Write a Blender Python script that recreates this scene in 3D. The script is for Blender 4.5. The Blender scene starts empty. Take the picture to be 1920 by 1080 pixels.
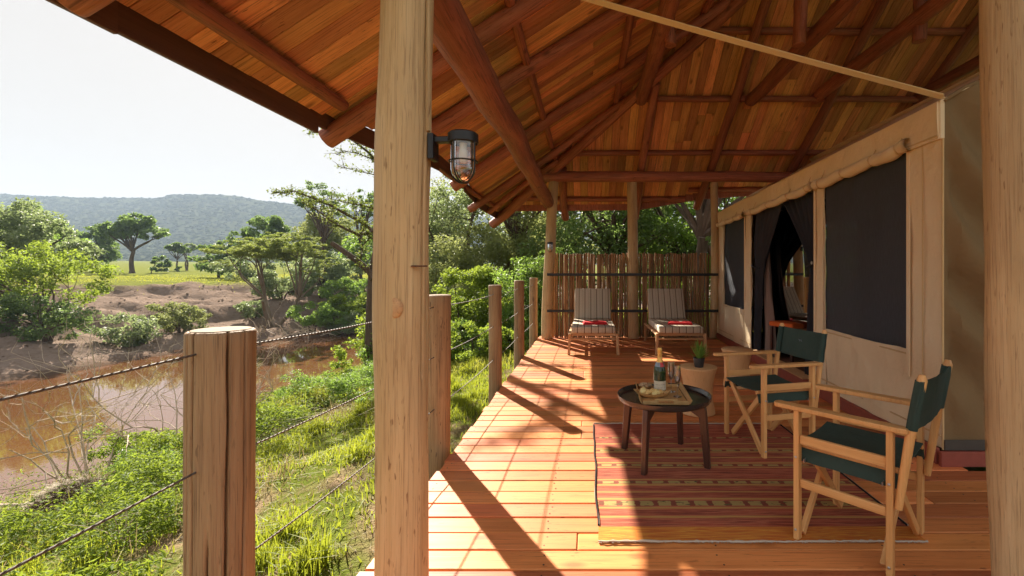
import bpy, bmesh, math, random
import numpy as np
from mathutils import Vector, Matrix, Euler, noise as mnoise

random.seed(7)
RNG = np.random.default_rng(7)
SC = bpy.context.scene
COL = SC.collection
PI = math.pi
R = math.radians

# ------------------------------------------------------------------ camera
FPX, PU, PV, CAMZ = 865.0, 1102.0, 510.0, 1.30
cam_d = bpy.data.cameras.new('camera')
cam_d.sensor_width = 36.0
cam_d.lens = FPX / 1920 * 36
cam_d.shift_x = -(PU - 960) / 1920
cam_d.shift_y = -(540 - PV) / 1920
cam_d.clip_start = 0.05
cam_d.clip_end = 8000
cam = bpy.data.objects.new('camera', cam_d)
COL.objects.link(cam)
cam.location = (0, 0, CAMZ)
cam.rotation_euler = (R(90), 0, 0)
SC.camera = cam

# ------------------------------------------------------------------ sky, sun, exposure
SUNV = Vector((-0.83, 1.32, 1.0)).normalized()          # towards the sun
world = bpy.data.worlds.new('World')
SC.world = world
world.use_nodes = True
wn = world.node_tree
wn.nodes.clear()
w_out = wn.nodes.new('ShaderNodeOutputWorld')
w_bg = wn.nodes.new('ShaderNodeBackground')
w_sky = wn.nodes.new('ShaderNodeTexSky')
w_sky.sky_type = 'NISHITA'
w_sky.sun_disc = False
w_sky.sun_elevation = math.asin(SUNV.z)
w_sky.sun_rotation = math.atan2(SUNV.x, SUNV.y)
w_sky.air_density = 1.0
w_sky.dust_density = 1.5
w_hsv = wn.nodes.new('ShaderNodeHueSaturation')
w_hsv.inputs['Saturation'].default_value = 0.35
w_mix = wn.nodes.new('ShaderNodeMix')
w_mix.data_type = 'RGBA'
w_mix.inputs[0].default_value = 0.994                      # thin even cloud over the whole sky
w_mix.inputs[7].default_value = (0.70, 0.665, 0.63, 1)
wn.links.new(w_sky.outputs[0], w_hsv.inputs['Color'])
wn.links.new(w_hsv.outputs[0], w_mix.inputs[6])
wn.links.new(w_mix.outputs[2], w_bg.inputs[0])
w_bg.inputs[1].default_value = 0.12
wn.links.new(w_bg.outputs[0], w_out.inputs[0])

sun_d = bpy.data.lights.new('sun', 'SUN')
sun_d.energy = 2.05
sun_d.angle = R(0.6)
sun_d.color = (1.0, 0.90, 0.76)
sun = bpy.data.objects.new('sun', sun_d)
COL.objects.link(sun)
sun.rotation_euler = SUNV.to_track_quat('Z', 'Y').to_euler()
sun.location = (-20, 30, 25)

SC.view_settings.view_transform = 'Standard'
SC.view_settings.look = 'None'
SC.view_settings.exposure = 3.25
SC.view_settings.gamma = 1.0
SC.render.engine = 'CYCLES'
SC.cycles.use_denoising = True
SC.cycles.max_bounces = 10
SC.cycles.diffuse_bounces = 7
SC.cycles.glossy_bounces = 3
SC.cycles.transmission_bounces = 6
SC.cycles.transparent_max_bounces = 12
SC.cycles.volume_bounces = 0
SC.cycles.sample_clamp_indirect = 6.0
SC.cycles.caustics_reflective = False
SC.cycles.caustics_refractive = False

# ------------------------------------------------------------------ helpers
def Pt(u, v, d):
    return Vector(((u - PU) / FPX * d, d, CAMZ + (PV - v) / FPX * d))

ROOTM = {}
def tag(o, label=None, cat=None, group=None, kind=None):
    if label: o['label'] = label
    if cat: o['category'] = cat
    if group: o['group'] = group
    if kind: o['kind'] = kind
    return o

def thing(name, loc, label, cat, group=None, rz=0.0, kind=None):
    o = bpy.data.objects.new(name, None)
    o.empty_display_size = 0.1
    COL.objects.link(o)
    m = Matrix.Translation(Vector(loc)) @ Matrix.Rotation(rz, 4, 'Z')
    o.location = loc
    o.rotation_euler = (0, 0, rz)
    ROOTM[o] = m
    return tag(o, label, cat, group, kind)

def link(name, me, parent=None, M=None, mat=None, local=None):
    """M is a world matrix; local is a matrix in the parent's space."""
    o = bpy.data.objects.new(name, me)
    COL.objects.link(o)
    if mat is not None and len(me.materials) == 0:
        me.materials.append(mat)
    if parent is not None:
        o.parent = parent
        pm = ROOTM.get(parent, Matrix())
        if local is not None:
            o.matrix_basis = local
            ROOTM[o] = pm @ local
        else:
            W = M if M is not None else Matrix()
            o.matrix_basis = pm.inverted() @ W
            ROOTM[o] = W
    else:
        W = M if M is not None else Matrix()
        o.matrix_basis = W
        ROOTM[o] = W
    return o

def mesh_np(name, verts, faces, smooth=False):
    verts = np.asarray(verts, dtype=np.float32).reshape(-1, 3)
    faces = np.asarray(faces, dtype=np.int32)
    me = bpy.data.meshes.new(name)
    nf, k = faces.shape
    me.vertices.add(len(verts))
    me.vertices.foreach_set('co', verts.ravel())
    me.loops.add(nf * k)
    me.loops.foreach_set('vertex_index', faces.ravel())
    me.polygons.add(nf)
    me.polygons.foreach_set('loop_start', np.arange(0, nf * k, k, dtype=np.int32))
    me.polygons.foreach_set('loop_total', np.full(nf, k, dtype=np.int32))
    me.polygons.foreach_set('use_smooth', np.full(nf, smooth, dtype=bool))
    me.update(calc_edges=True)
    return me

class MB:
    def __init__(self):
        self.v, self.f = [], []
    def add(self, vs, fs):
        b = len(self.v)
        self.v += [tuple(x) for x in vs]
        self.f += [[b + i for i in f] for f in fs]
        return self
    def box(self, c, s, M=None):
        cx, cy, cz = c; sx, sy, sz = s[0] / 2, s[1] / 2, s[2] / 2
        vs = [Vector((x * sx, y * sy, z * sz)) for z in (-1, 1) for y in (-1, 1) for x in (-1, 1)]
        if M is not None: vs = [M @ v for v in vs]
        vs = [v + Vector(c) for v in vs]
        return self.add(vs, [(0, 2, 3, 1), (4, 5, 7, 6), (0, 1, 5, 4), (2, 6, 7, 3), (0, 4, 6, 2), (1, 3, 7, 5)])
    def bar(self, p0, p1, w, h, up=(0, 0, 1)):
        p0, p1 = Vector(p0), Vector(p1)
        d = (p1 - p0); L = d.length; z = d / L
        x = Vector(up).cross(z)
        if x.length < 1e-4: x = Vector((1, 0, 0))
        x.normalize(); y = z.cross(x)
        M = Matrix((x, y, z)).transposed()
        return self.box((p0 + p1) / 2, (w, h, L), M)
    def tube(self, pts, rad, n=8, cap=True):
        pts = [Vector(p) for p in pts]
        if not hasattr(rad, '__len__'): rad = [rad] * len(pts)
        b = len(self.v); prev = None
        for i, p in enumerate(pts):
            t = (pts[min(i + 1, len(pts) - 1)] - pts[max(i - 1, 0)])
            if t.length < 1e-9: t = Vector((0, 0, 1))
            t.normalize()
            if prev is None:
                a = Vector((0, 0, 1)) if abs(t.z) < 0.9 else Vector((1, 0, 0))
                x = a.cross(t).normalized()
            else:
                x = (prev - t * prev.dot(t)).normalized()
            prev = x; y = t.cross(x)
            for k in range(n):
                a = 2 * PI * k / n
                self.v.append(tuple(p + (x * math.cos(a) + y * math.sin(a)) * rad[i]))
        for i in range(len(pts) - 1):
            for k in range(n):
                k2 = (k + 1) % n
                self.f.append([b + i * n + k, b + i * n + k2, b + (i + 1) * n + k2, b + (i + 1) * n + k])
        if cap:
            self.f.append([b + k for k in range(n)][::-1])
            e = b + (len(pts) - 1) * n
            self.f.append([e + k for k in range(n)])
        return self
    def lathe(self, prof, n=24, c=(0, 0, 0), cap=True):
        b = len(self.v)
        for r, z in prof:
            for k in range(n):
                a = 2 * PI * k / n
                self.v.append((c[0] + r * math.cos(a), c[1] + r * math.sin(a), c[2] + z))
        for i in range(len(prof) - 1):
            for k in range(n):
                k2 = (k + 1) % n
                self.f.append([b + i * n + k, b + i * n + k2, b + (i + 1) * n + k2, b + (i + 1) * n + k])
        if cap:
            self.f.append([b + k for k in range(n)][::-1])
            e = b + (len(prof) - 1) * n
            self.f.append([e + k for k in range(n)])
        return self
    def grid(self, fn, nu, nv, thick=None):
        """fn(s,t)->point ; optional thickness vector"""
        b = len(self.v)
        for j in range(nv + 1):
            for i in range(nu + 1):
                self.v.append(tuple(fn(i / nu, j / nv)))
        w = nu + 1
        for j in range(nv):
            for i in range(nu):
                self.f.append([b + j * w + i, b + j * w + i + 1, b + (j + 1) * w + i + 1, b + (j + 1) * w + i])
        if thick is not None:
            T = Vector(thick); b2 = len(self.v); cnt = (nu + 1) * (nv + 1)
            for k in range(cnt):
                self.v.append(tuple(Vector(self.v[b + k]) + T))
            for j in range(nv):
                for i in range(nu):
                    self.f.append([b2 + j * w + i, b2 + (j + 1) * w + i, b2 + (j + 1) * w + i + 1, b2 + j * w + i + 1])
            ring = [i for i in range(w)] + [j * w + nu for j in range(1, nv + 1)] + [nv * w + i for i in range(nu - 1, -1, -1)] + [j * w for j in range(nv - 1, 0, -1)]
            for q in range(len(ring)):
                a, c = ring[q], ring[(q + 1) % len(ring)]
                self.f.append([b + c, b + a, b2 + a, b2 + c])
        return self
    def mesh(self, name, smooth=False, bevel=0.0, seg=1):
        me = bpy.data.meshes.new(name)
        me.from_pydata(self.v, [], self.f)
        if bevel > 0:
            bm = bmesh.new(); bm.from_mesh(me)
            bmesh.ops.recalc_face_normals(bm, faces=bm.faces)
            es = [e for e in bm.edges if len(e.link_faces) == 2 and e.calc_face_angle(0) > 0.5]
            bmesh.ops.bevel(bm, geom=es, offset=bevel, segments=seg, affect='EDGES', profile=0.5, clamp_overlap=True)
            bm.to_mesh(me); bm.free()
        if smooth:
            for p in me.polygons: p.use_smooth = True
            try: me.set_sharp_from_angle(angle=R(40))
            except Exception: pass
        me.update()
        return me
    def build(self, name, mat, parent=None, M=None, local=None, smooth=False, bevel=0.0, seg=1):
        return link(name, self.mesh(name, smooth, bevel, seg), parent, M, mat, local)

def frame_matrix(p0, p1, up=(0, 0, 1)):
    """local z runs from p0 to p1"""
    p0, p1 = Vector(p0), Vector(p1)
    z = (p1 - p0).normalized()
    x = Vector(up).cross(z)
    if x.length < 1e-3: x = Vector((1, 0, 0)) - z * z.x
    x.normalize(); y = z.cross(x)
    m = Matrix((x, y, z)).transposed().to_4x4()
    m.translation = p0
    return m

def log_mesh(name, L, r0, r1, n=20, m=14, wob=0.05, bend=0.02, cracks=(), seed=0, endbev=0.012, bulge=(), knots=0.0):
    vs, fs = [], []
    kr = random.Random(int(seed * 1000))
    kn = [(kr.uniform(0, 2 * PI), kr.uniform(.1, L), kr.uniform(.006, .016), kr.uniform(.035, .06)) for _ in range(int(L * knots))]
    zs = [0.0, endbev * 0.4, endbev] + [endbev + (L - 2 * endbev) * i / m for i in range(1, m)] + [L - endbev, L - endbev * 0.4, L]
    for zi, z in enumerate(zs):
        t = z / L
        r = r0 + (r1 - r0) * t
        for (bz, bw, ba) in bulge: r += ba * math.exp(-((z - bz) / bw) ** 2)
        if zi in (0, len(zs) - 1): r -= endbev
        elif zi in (1, len(zs) - 2): r -= endbev * 0.3
        ox = bend * math.sin(t * PI) * math.cos(seed) + bend * .5 * mnoise.noise((seed * 3.1, z * .9, 0))
        oy = bend * math.sin(t * PI) * math.sin(seed) + bend * .5 * mnoise.noise((seed * 3.1, z * .9, 7))
        for k in range(n):
            a = 2 * PI * k / n
            rr = r * (1 + wob * mnoise.noise((math.cos(a) * 1.1 + seed * 7.7, math.sin(a) * 1.1, z * 1.2))
                      + wob * .35 * mnoise.noise((math.cos(a) * 3 + seed, math.sin(a) * 3, z * 3.5)))
            for (ka, kz, kh, kw_) in kn:
                if abs(z - kz) < .2:
                    da = (a - ka + PI) % (2 * PI) - PI
                    rr += kh * math.exp(-((da * r) ** 2 + (z - kz) ** 2) / kw_ ** 2)
            for (ca, z0, z1, dep, wd, dr) in cracks:
                if z0 <= z <= z1:
                    da = (a - ca - dr * (z - z0) - 0.05 * mnoise.noise((z * 4, ca, 3)) + PI) % (2 * PI) - PI
                    rr -= dep * math.exp(-(da / wd) ** 2) * min(1, (z - z0) / .06 + .6) * min(1, max(.05, (z1 - z) / .1))
            vs.append((ox + rr * math.cos(a), oy + rr * math.sin(a), z))
    M_ = len(zs)
    for i in range(M_ - 1):
        for k in range(n):
            k2 = (k + 1) % n
            fs.append((i * n + k, i * n + k2, (i + 1) * n + k2, (i + 1) * n + k))
    fs.append(tuple(range(n))[::-1])
    fs.append(tuple((M_ - 1) * n + k for k in range(n)))
    me = bpy.data.meshes.new(name)
    me.from_pydata(vs, [], fs)
    for p in me.polygons: p.use_smooth = len(p.vertices) == 4
    me.update()
    return me

_ls = [0]
def log(name, p0, p1, r0, r1, mat, parent=None, **kw):
    _ls[0] += 1
    p0, p1 = Vector(p0), Vector(p1)
    kw.setdefault('seed', _ls[0] * 1.37)
    me = log_mesh(name, (p1 - p0).length, r0, r1, **kw)
    return link(name, me, parent, frame_matrix(p0, p1), mat)

# numpy value noise
def _h(ix, iy, s):
    n = (ix * 374761393 + iy * 668265263 + s * 974634777) & 0xffffffff
    n = ((n ^ (n >> 13)) * 1274126177) & 0xffffffff
    return ((n ^ (n >> 16)) & 0xffff) / 65535.0
def vnoise(x, y, s=0):
    x = np.asarray(x, float); y = np.asarray(y, float)
    ix = np.floor(x).astype(np.int64); iy = np.floor(y).astype(np.int64)
    fx = x - ix; fy = y - iy
    fx = fx * fx * (3 - 2 * fx); fy = fy * fy * (3 - 2 * fy)
    a = _h(ix, iy, s); b = _h(ix + 1, iy, s); c = _h(ix, iy + 1, s); d = _h(ix + 1, iy + 1, s)
    return (a * (1 - fx) + b * fx) * (1 - fy) + (c * (1 - fx) + d * fx) * fy - 0.5
def fbm(x, y, s=0, o=4):
    r = 0; a = 1.0
    for i in range(o):
        r = r + a * vnoise(np.asarray(x) * 2 ** i, np.asarray(y) * 2 ** i, s + i * 13); a *= .5
    return r

# ------------------------------------------------------------------ material helpers
class NT:
    def __init__(self, name):
        self.m = bpy.data.materials.new(name)
        self.m.use_nodes = True
        self.t = self.m.node_tree
        self.t.nodes.clear()
        self.out = self.t.nodes.new('ShaderNodeOutputMaterial')
    def n(self, typ, **kw):
        nd = self.t.nodes.new('ShaderNode' + typ)
        for k, v in kw.items(): setattr(nd, k, v)
        return nd
    def l(self, a, b): self.t.links.new(a, b)
    def val(self, sock, v):
        if hasattr(v, 'is_output') or isinstance(v, bpy.types.NodeSocket): self.l(v, sock)
        else: sock.default_value = v
    def math(self, op, a, b=None, clamp=False):
        nd = self.n('Math', operation=op, use_clamp=clamp)
        self.val(nd.inputs[0], a)
        if b is not None: self.val(nd.inputs[1], b)
        return nd.outputs[0]
    def mix(self, f, a, b, blend='MIX'):
        nd = self.n('Mix', data_type='RGBA', blend_type=blend)
        self.val(nd.inputs[0], f)
        for s, v in ((nd.inputs[6], a), (nd.inputs[7], b)):
            if isinstance(v, tuple): s.default_value = (*v[:3], 1)
            else: self.l(v, s)
        return nd.outputs[2]
    def ramp(self, f, stops, interp='LINEAR'):
        nd = self.n('ValToRGB')
        cr = nd.color_ramp; cr.interpolation = interp
        while len(cr.elements) < len(stops): cr.elements.new(0.5)
        for e, (p, c) in zip(cr.elements, stops):
            e.position = p
            e.color = (c, c, c, 1) if not isinstance(c, tuple) else (*c[:3], 1)
        self.val(nd.inputs[0], f)
        return nd.outputs[0]
    def coords(self, scale=(1, 1, 1), rnd=0.0, gen=False, out='Object'):
        tc = self.n('TexCoord')
        src = tc.outputs[out]
        if rnd:
            oi = self.n('ObjectInfo')
            mul = self.n('VectorMath', operation='SCALE')
            cmb = self.n('CombineXYZ')
            for i, k in enumerate((1.0, 0.73, 1.31)):
                self.l(self.math('MULTIPLY', oi.outputs['Random'], k * rnd), cmb.inputs[i])
            ad = self.n('VectorMath', operation='ADD')
            self.l(src, ad.inputs[0]); self.l(cmb.outputs[0], ad.inputs[1])
            src = ad.outputs[0]
        mp = self.n('Mapping')
        mp.inputs['Scale'].default_value = scale
        self.l(src, mp.inputs[0])
        return mp.outputs[0]
    def noise(self, vec, scale=5, detail=4, rough=.55, dist=0.0):
        nd = self.n('TexNoise')
        self.l(vec, nd.inputs['Vector'])
        nd.inputs['Scale'].default_value = scale
        nd.inputs['Detail'].default_value = detail
        nd.inputs['Roughness'].default_value = rough
        nd.inputs['Distortion'].default_value = dist
        return nd.outputs[0]
    def bump(self, h, strength=.3, dist=.01):
        nd = self.n('Bump')
        nd.inputs['Strength'].default_value = strength
        nd.inputs['Distance'].default_value = dist
        self.l(h, nd.inputs['Height'])
        return nd.outputs[0]
    def bsdf(self, col, rough=.6, spec=.5, normal=None, metal=0.0, **kw):
        b = self.n('BsdfPrincipled')
        if isinstance(col, tuple): b.inputs['Base Color'].default_value = (*col[:3], 1)
        else: self.l(col, b.inputs['Base Color'])
        self.val(b.inputs['Roughness'], rough)
        b.inputs['Specular IOR Level'].default_value = spec
        b.inputs['Metallic'].default_value = metal
        if normal is not None: self.l(normal, b.inputs['Normal'])
        for k, v in kw.items(): b.inputs[k].default_value = v
        self.l(b.outputs[0], self.out.inputs[0])
        return b

def wood(name, c1, c2, dark, axis=2, grain=(30, 1.2), rough=.55, spec=.4, var=.35, knots=True, bump=.35, streak=.45, rnd=37.0, huevar=0.0):
    t = NT(name)
    sc = [grain[0]] * 3; sc[axis] = grain[1]
    v = t.coords(tuple(sc), rnd)
    n1 = t.noise(v, 1.0, 5, .6, .6)
    sc2 = [grain[0] * 3.3] * 3; sc2[axis] = grain[1] * 1.4
    v2 = t.coords(tuple(sc2), rnd)
    n2 = t.noise(v2, 1.0, 4, .65)
    sc3 = [2.2] * 3; sc3[axis] = .8
    n3 = t.noise(t.coords(tuple(sc3), rnd), 1.0, 3, .6)
    col = t.mix(t.ramp(n1, [(.3, 0.0), (.7, 1.0)]), c1, c2)
    col = t.mix(t.math('MULTIPLY', t.ramp(n2, [(.52, 0.0), (.68, 1.0)]), streak), col, dark)
    col = t.mix(t.math('MULTIPLY', t.ramp(n3, [(.4, 0.0), (.68, 1.0)]), .42), col, dark)
    fl = t.noise(v2, 2.3, 2, .5)
    col = t.mix(t.math('MULTIPLY', t.ramp(fl, [(.62, 0.0), (.68, 1.0)]), .55), col, dark)
    if knots:
        sf = [85.0] * 3; sf[axis] = 15.0
        f2_ = t.noise(t.coords(tuple(sf), rnd), 1.0, 2, .5)
        f3_ = t.noise(t.coords((3, 3, 3), rnd), 1.0, 2, .5)
        fm = t.math('MULTIPLY', t.ramp(f2_, [(.64, 0.0), (.70, 1.0)]), t.ramp(f3_, [(.42, .15), (.6, 1.0)]))
        col = t.mix(t.math('MULTIPLY', fm, .85), col, dark)
        sk = [5.0] * 3; sk[axis] = 2.2
        vo = t.n('TexVoronoi'); t.l(t.coords(tuple(sk), rnd), vo.inputs['Vector']); vo.inputs['Scale'].default_value = 1.0
        k = t.ramp(vo.outputs['Distance'], [(.05, 1.0), (.16, 0.0)])
        col = t.mix(t.math('MULTIPLY', k, .7), col, dark)
    oi = t.n('ObjectInfo')
    hsv = t.n('HueSaturation')
    t.l(col, hsv.inputs['Color'])
    t.l(t.math('ADD', t.math('MULTIPLY', oi.outputs['Random'], var), 1 - var / 2), hsv.inputs['Value'])
    if huevar:
        t.l(t.math('ADD', t.math('MULTIPLY', t.math('FRACT', t.math('MULTIPLY', oi.outputs['Random'], 7.31)), huevar), .5 - huevar / 2), hsv.inputs['Hue'])
    h = t.math('ADD', n2, t.math('MULTIPLY', n1, .6))
    rr = t.math('ADD', t.math('MULTIPLY', n1, .25), rough - .12)
    t.bsdf(hsv.outputs[0], rr, spec, t.bump(h, bump, .006))
    return t.m

def plain(name, col, rough=.5, spec=.5, metal=0.0, nscale=40, var=.12, bump=.1, dist=.002, **kw):
    t = NT(name)
    n = t.noise(t.coords((1, 1, 1), 11.0), nscale, 4, .6)
    c = t.mix(t.math('MULTIPLY', n, 1.0), tuple(x * (1 - var) for x in col), tuple(min(1, x * (1 + var)) for x in col))
    t.bsdf(c, rough, spec, t.bump(n, bump, dist), metal, **kw)
    return t.m

def fabric(name, col, weave=450, rough=.9, var=.15, sheen=.2, bigscale=3, stain=None):
    t = NT(name)
    big = t.noise(t.coords((1, 1, 1), 5.0), bigscale, 5, .6)
    c = t.mix(big, tuple(x * (1 - var) for x in col), tuple(min(1, x * (1 + var)) for x in col))
    if stain:
        s = t.ramp(t.noise(t.coords((1, 1, .4), 9.0), 2.2, 5, .65), [(.55, 0.0), (.75, 1.0)])
        c = t.mix(t.math('MULTIPLY', s, .35), c, stain)
    fine = t.noise(t.coords((1, 1, 1)), weave, 2, .5)
    wr = t.noise(t.coords((1, 1, 1), 3.0), 7, 3, .5)
    h = t.math('ADD', t.math('MULTIPLY', fine, .10), wr)
    t.bsdf(c, rough, .2, t.bump(h, .7, .03))
    return t.m

def leafmat(name, c1, c2, trans=.45, tcol=None, rough=.6, gloss=.16):
    t = NT(name)
    g = t.n('NewGeometry')
    rnd = g.outputs['Random Per Island']
    col = t.mix(rnd, c1, c2)
    big = t.noise(t.coords((1, 1, 1), out='Object'), .55, 3, .6)
    col = t.mix(t.ramp(big, [(.35, 0.0), (.7, .55)]), col, tuple(x * 1.45 for x in c2))
    b = t.n('BsdfPrincipled')
    t.l(col, b.inputs['Base Color'])
    b.inputs['Roughness'].default_value = rough
    b.inputs['Specular IOR Level'].default_value = gloss
    tr = t.n('BsdfTranslucent')
    tc = t.mix(.5, col, tcol if tcol else tuple(x * 2.2 for x in c2))
    t.l(tc, tr.inputs[0])
    mx = t.n('MixShader'); mx.inputs[0].default_value = trans
    t.l(b.outputs[0], mx.inputs[1]); t.l(tr.outputs[0], mx.inputs[2])
    t.l(mx.outputs[0], t.out.inputs[0])
    return t.m

MAT = {}
MAT['pole'] = wood('pale_pole_wood', (.65, .475, .26), (.56, .385, .195), (.23, .125, .055), axis=2, grain=(38, 1.3), rough=.62, var=.14, streak=.55, bump=.5)
MAT['railpost'] = wood('treated_post_wood', (.43, .285, .155), (.30, .185, .098), (.085, .046, .026), axis=2, grain=(34, 1.4), rough=.7, var=.25, streak=.6, bump=.6)
t = NT('sawn_end_wood')
w = t.n('TexWave'); w.wave_type = 'RINGS'; w.rings_direction = 'Z'; w.inputs['Scale'].default_value = 30; w.inputs['Distortion'].default_value = 3.5; w.inputs['Detail'].default_value = 3
t.l(t.coords((1, 1, 1), 0.0), w.inputs['Vector'])
nz = t.noise(t.coords((1, 1, 1), 5.0), 24, 5, .65)
cx = t.mix(w.outputs['Fac'], (.17, .105, .055), (.27, .18, .10))
cx = t.mix(t.ramp(nz, [(.45, 0.0), (.7, .8)]), cx, (.10, .062, .035))
t.bsdf(cx, .8, .2, t.bump(nz, .5, .006))
MAT['cutend'] = t.m
MAT['redlog'] = wood('red_stained_log', (.46, .165, .095), (.30, .092, .052), (.08, .027, .018), axis=2, grain=(24, 1.4), rough=.55, spec=.35, var=.35, streak=.75, bump=.9)
MAT['board'] = wood('stained_roof_board', (.80, .39, .165), (.60, .245, .09), (.16, .056, .026), axis=0, grain=(20, 1.1), rough=.5, spec=.3, var=.75, streak=.55, bump=.25, huevar=.03)
MAT['fascia'] = wood('dark_fascia_wood', (.16, .075, .05), (.115, .05, .034), (.05, .024, .018), axis=0, grain=(20, 1.0), rough=.6, var=.2)
MAT['plank'] = wood('oiled_deck_plank', (.70, .262, .093), (.57, .188, .062), (.26, .076, .029), axis=0, grain=(22, 1.0), rough=.5, spec=.25, var=.62, streak=.38, knots=True, bump=.22, huevar=.02)
MAT['joist'] = wood('dark_joist_wood', (.20, .10, .06), (.14, .07, .04), (.06, .03, .02), axis=1, grain=(20, 1.0), rough=.7)
MAT['chairwood'] = wood('honey_chair_wood', (.80, .47, .19), (.70, .37, .13), (.46, .20, .06), axis=2, grain=(28, 1.6), rough=.38, spec=.45, var=.16, knots=False, streak=.35, bump=.12)
MAT['stoolwood'] = wood('pale_turned_wood', (.74, .48, .24), (.68, .42, .20), (.52, .28, .12), axis=2, grain=(10, 2), rough=.5, var=.06, knots=False, streak=.2, bump=.08)
MAT['traywood'] = wood('tray_wood', (.66, .42, .18), (.55, .32, .12), (.36, .19, .07), axis=1, grain=(40, 2), rough=.45, var=.06, knots=False, bump=.1)
MAT['loungewood'] = wood('lounger_wood', (.62, .38, .19), (.50, .28, .13), (.30, .15, .07), axis=2, grain=(30, 1.6), rough=.5, var=.15, knots=False)
MAT['stick'] = wood('rough_stick_bark', (.42, .255, .13), (.27, .15, .075), (.085, .045, .027), axis=2, grain=(26, 2.2), rough=.8, var=.8, bump=.7, streak=.6, rnd=91)
MAT['espresso'] = wood('espresso_wood', (.085, .034, .022), (.06, .024, .017), (.03, .013, .01), axis=2, grain=(25, 1.5), rough=.3, spec=.55, var=.05, knots=False, bump=.08)
MAT['black'] = plain('black_painted_metal', (.022, .023, .025), .42, .5, .3, 60, .2, .1)
MAT['tabletop'] = plain('dark_tray_lacquer', (.05, .044, .042), .22, .6, .3, 25, .25, .06)
MAT['steel'] = plain('steel_wire', (.36, .32, .28), .4, .5, .85, 80, .2, .1)
MAT['bolt'] = plain('bolt_steel', (.5, .5, .52), .3, .5, .9, 80, .1, .05)
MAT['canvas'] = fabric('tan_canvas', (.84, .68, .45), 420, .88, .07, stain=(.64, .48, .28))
MAT['canvas_shaded'] = fabric('tan_canvas_shaded', (.24, .155, .075), 420, .88, .1, stain=(.16, .10, .048))  # same tan canvas, with the near end wall's shade put into the colour
MAT['strap'] = fabric('tan_webbing', (.66, .47, .24), 300, .85, .12)
MAT['darkband'] = fabric('grey_mud_flap', (.09, .078, .066), 420, .8, .15)
MAT['charcoal'] = fabric('charcoal_curtain', (.042, .042, .05), 300, .9, .2)
MAT['liner'] = fabric('taupe_liner', (.30, .21, .17), 300, .85, .15)
MAT['green'] = fabric('bottle_green_canvas', (.040, .070, .060), 500, .75, .2)
MAT['red'] = fabric('red_towel', (.62, .03, .035), 260, .95, .18)
MAT['redpaint'] = plain('oxide_red_paint', (.30, .075, .05), .55, .4, 0, 14, .3, .15)
MAT['ceramic'] = plain('charcoal_pot', (.035, .04, .045), .5, .5, 0, 90, .15, .1)
MAT['soil'] = plain('potting_soil', (.05, .035, .025), .95, .1, 0, 60, .5, .8)
MAT['clod'] = plain('dry_mud_clod', (.12, .085, .062), .95, .1, 0, 20, .4, .6)
MAT['white'] = plain('white_fringe_yarn', (.52, .46, .38), .9, .1, 0, 200, .2, .6)
MAT['paper'] = plain('paper', (.75, .74, .70), .8, .2, 0, 30, .05, .02)
MAT['orange'] = fabric('orange_cushion', (.68, .14, .03), 300, .8, .15)
MAT['lampshade'] = fabric('pale_lampshade', (.78, .72, .62), 300, .8, .05)
MAT['gold'] = plain('gold_foil', (.78, .45, .12), .35, .5, .55, 120, .25, .5, .004)
MAT['bluefoil'] = plain('blue_grey_foil', (.22, .27, .32), .3, .5, .4, 100, .2, .1)
MAT['redseal'] = plain('red_seal', (.50, .02, .02), .4, .5, 0, 80, .1, .1)
MAT['label'] = plain('cream_label_paper', (.66, .60, .47), .6, .3, 0, 60, .08, .05)
MAT['ink'] = plain('dark_print', (.06, .05, .04), .6, .3, 0, 60, .08, .02)
MAT['bread'] = plain('baked_snack', (.74, .50, .20), .75, .2, 0, 50, .3, .5, .004)
MAT['cheese'] = plain('pale_cheese', (.85, .68, .30), .55, .3, 0, 40, .15, .2, .002)
MAT['nut'] = plain('mixed_nuts', (.60, .44, .27), .65, .3, 0, 90, .4, .5, .003)
MAT['glow'] = plain('lamp_bulb_white', (.80, .76, .68), .4, .4, 0, 30, .05, .02)
MAT['bark'] = wood('dark_bark', (.13, .095, .07), (.085, .06, .044), (.03, .022, .018), axis=2, grain=(7, 1.6), rough=.9, spec=.15, var=.2, bump=1.0)
MAT['palebark'] = wood('grey_brown_bark', (.24, .19, .14), (.17, .13, .095), (.08, .06, .045), axis=2, grain=(5, 1.6), rough=.9, spec=.15, var=.2, bump=.8)
MAT['twig'] = wood('dry_twig_bark', (.60, .50, .40), (.48, .39, .30), (.28, .21, .15), axis=2, grain=(20, 3), rough=.85, spec=.2, var=.2, knots=False)
MAT['straw'] = leafmat('dry_straw', (0.1612, 0.1178, 0.0620), (0.2232, 0.1705, 0.0899), .25, (0.2356, 0.1798, 0.0930))
MAT['leaf_dark'] = leafmat('dark_leaf', (0.0556, 0.1000, 0.0334), (0.1043, 0.1668, 0.0529), .5, (0.2780, 0.4030, 0.0835), .5, .35)
MAT['leaf_mid'] = leafmat('mid_leaf', (0.0695, 0.1327, 0.0304), (0.1391, 0.2275, 0.0481), .52, (0.3791, 0.5559, 0.0759), .5, .3)
MAT['leaf_grey'] = leafmat('grey_green_leaf', (0.1052, 0.1475, 0.0703), (0.1825, 0.2316, 0.1124), .48, (0.3651, 0.4492, 0.1545), .5, .35)
MAT['leaf_lime'] = leafmat('lime_leaf', (0.0936, 0.1544, 0.0205), (0.1685, 0.2434, 0.0328), .5, (0.4306, 0.5242, 0.0562))
MAT['leaf_acacia'] = leafmat('acacia_leaf', (0.1170, 0.1638, 0.0319), (0.1872, 0.2340, 0.0468), .5, (0.3931, 0.4493, 0.0842))
MAT['leaf_olive'] = leafmat('olive_leaf', (0.1290, 0.1669, 0.0606), (0.2123, 0.2501, 0.0911), .42, (0.4246, 0.4549, 0.1364))
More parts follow.
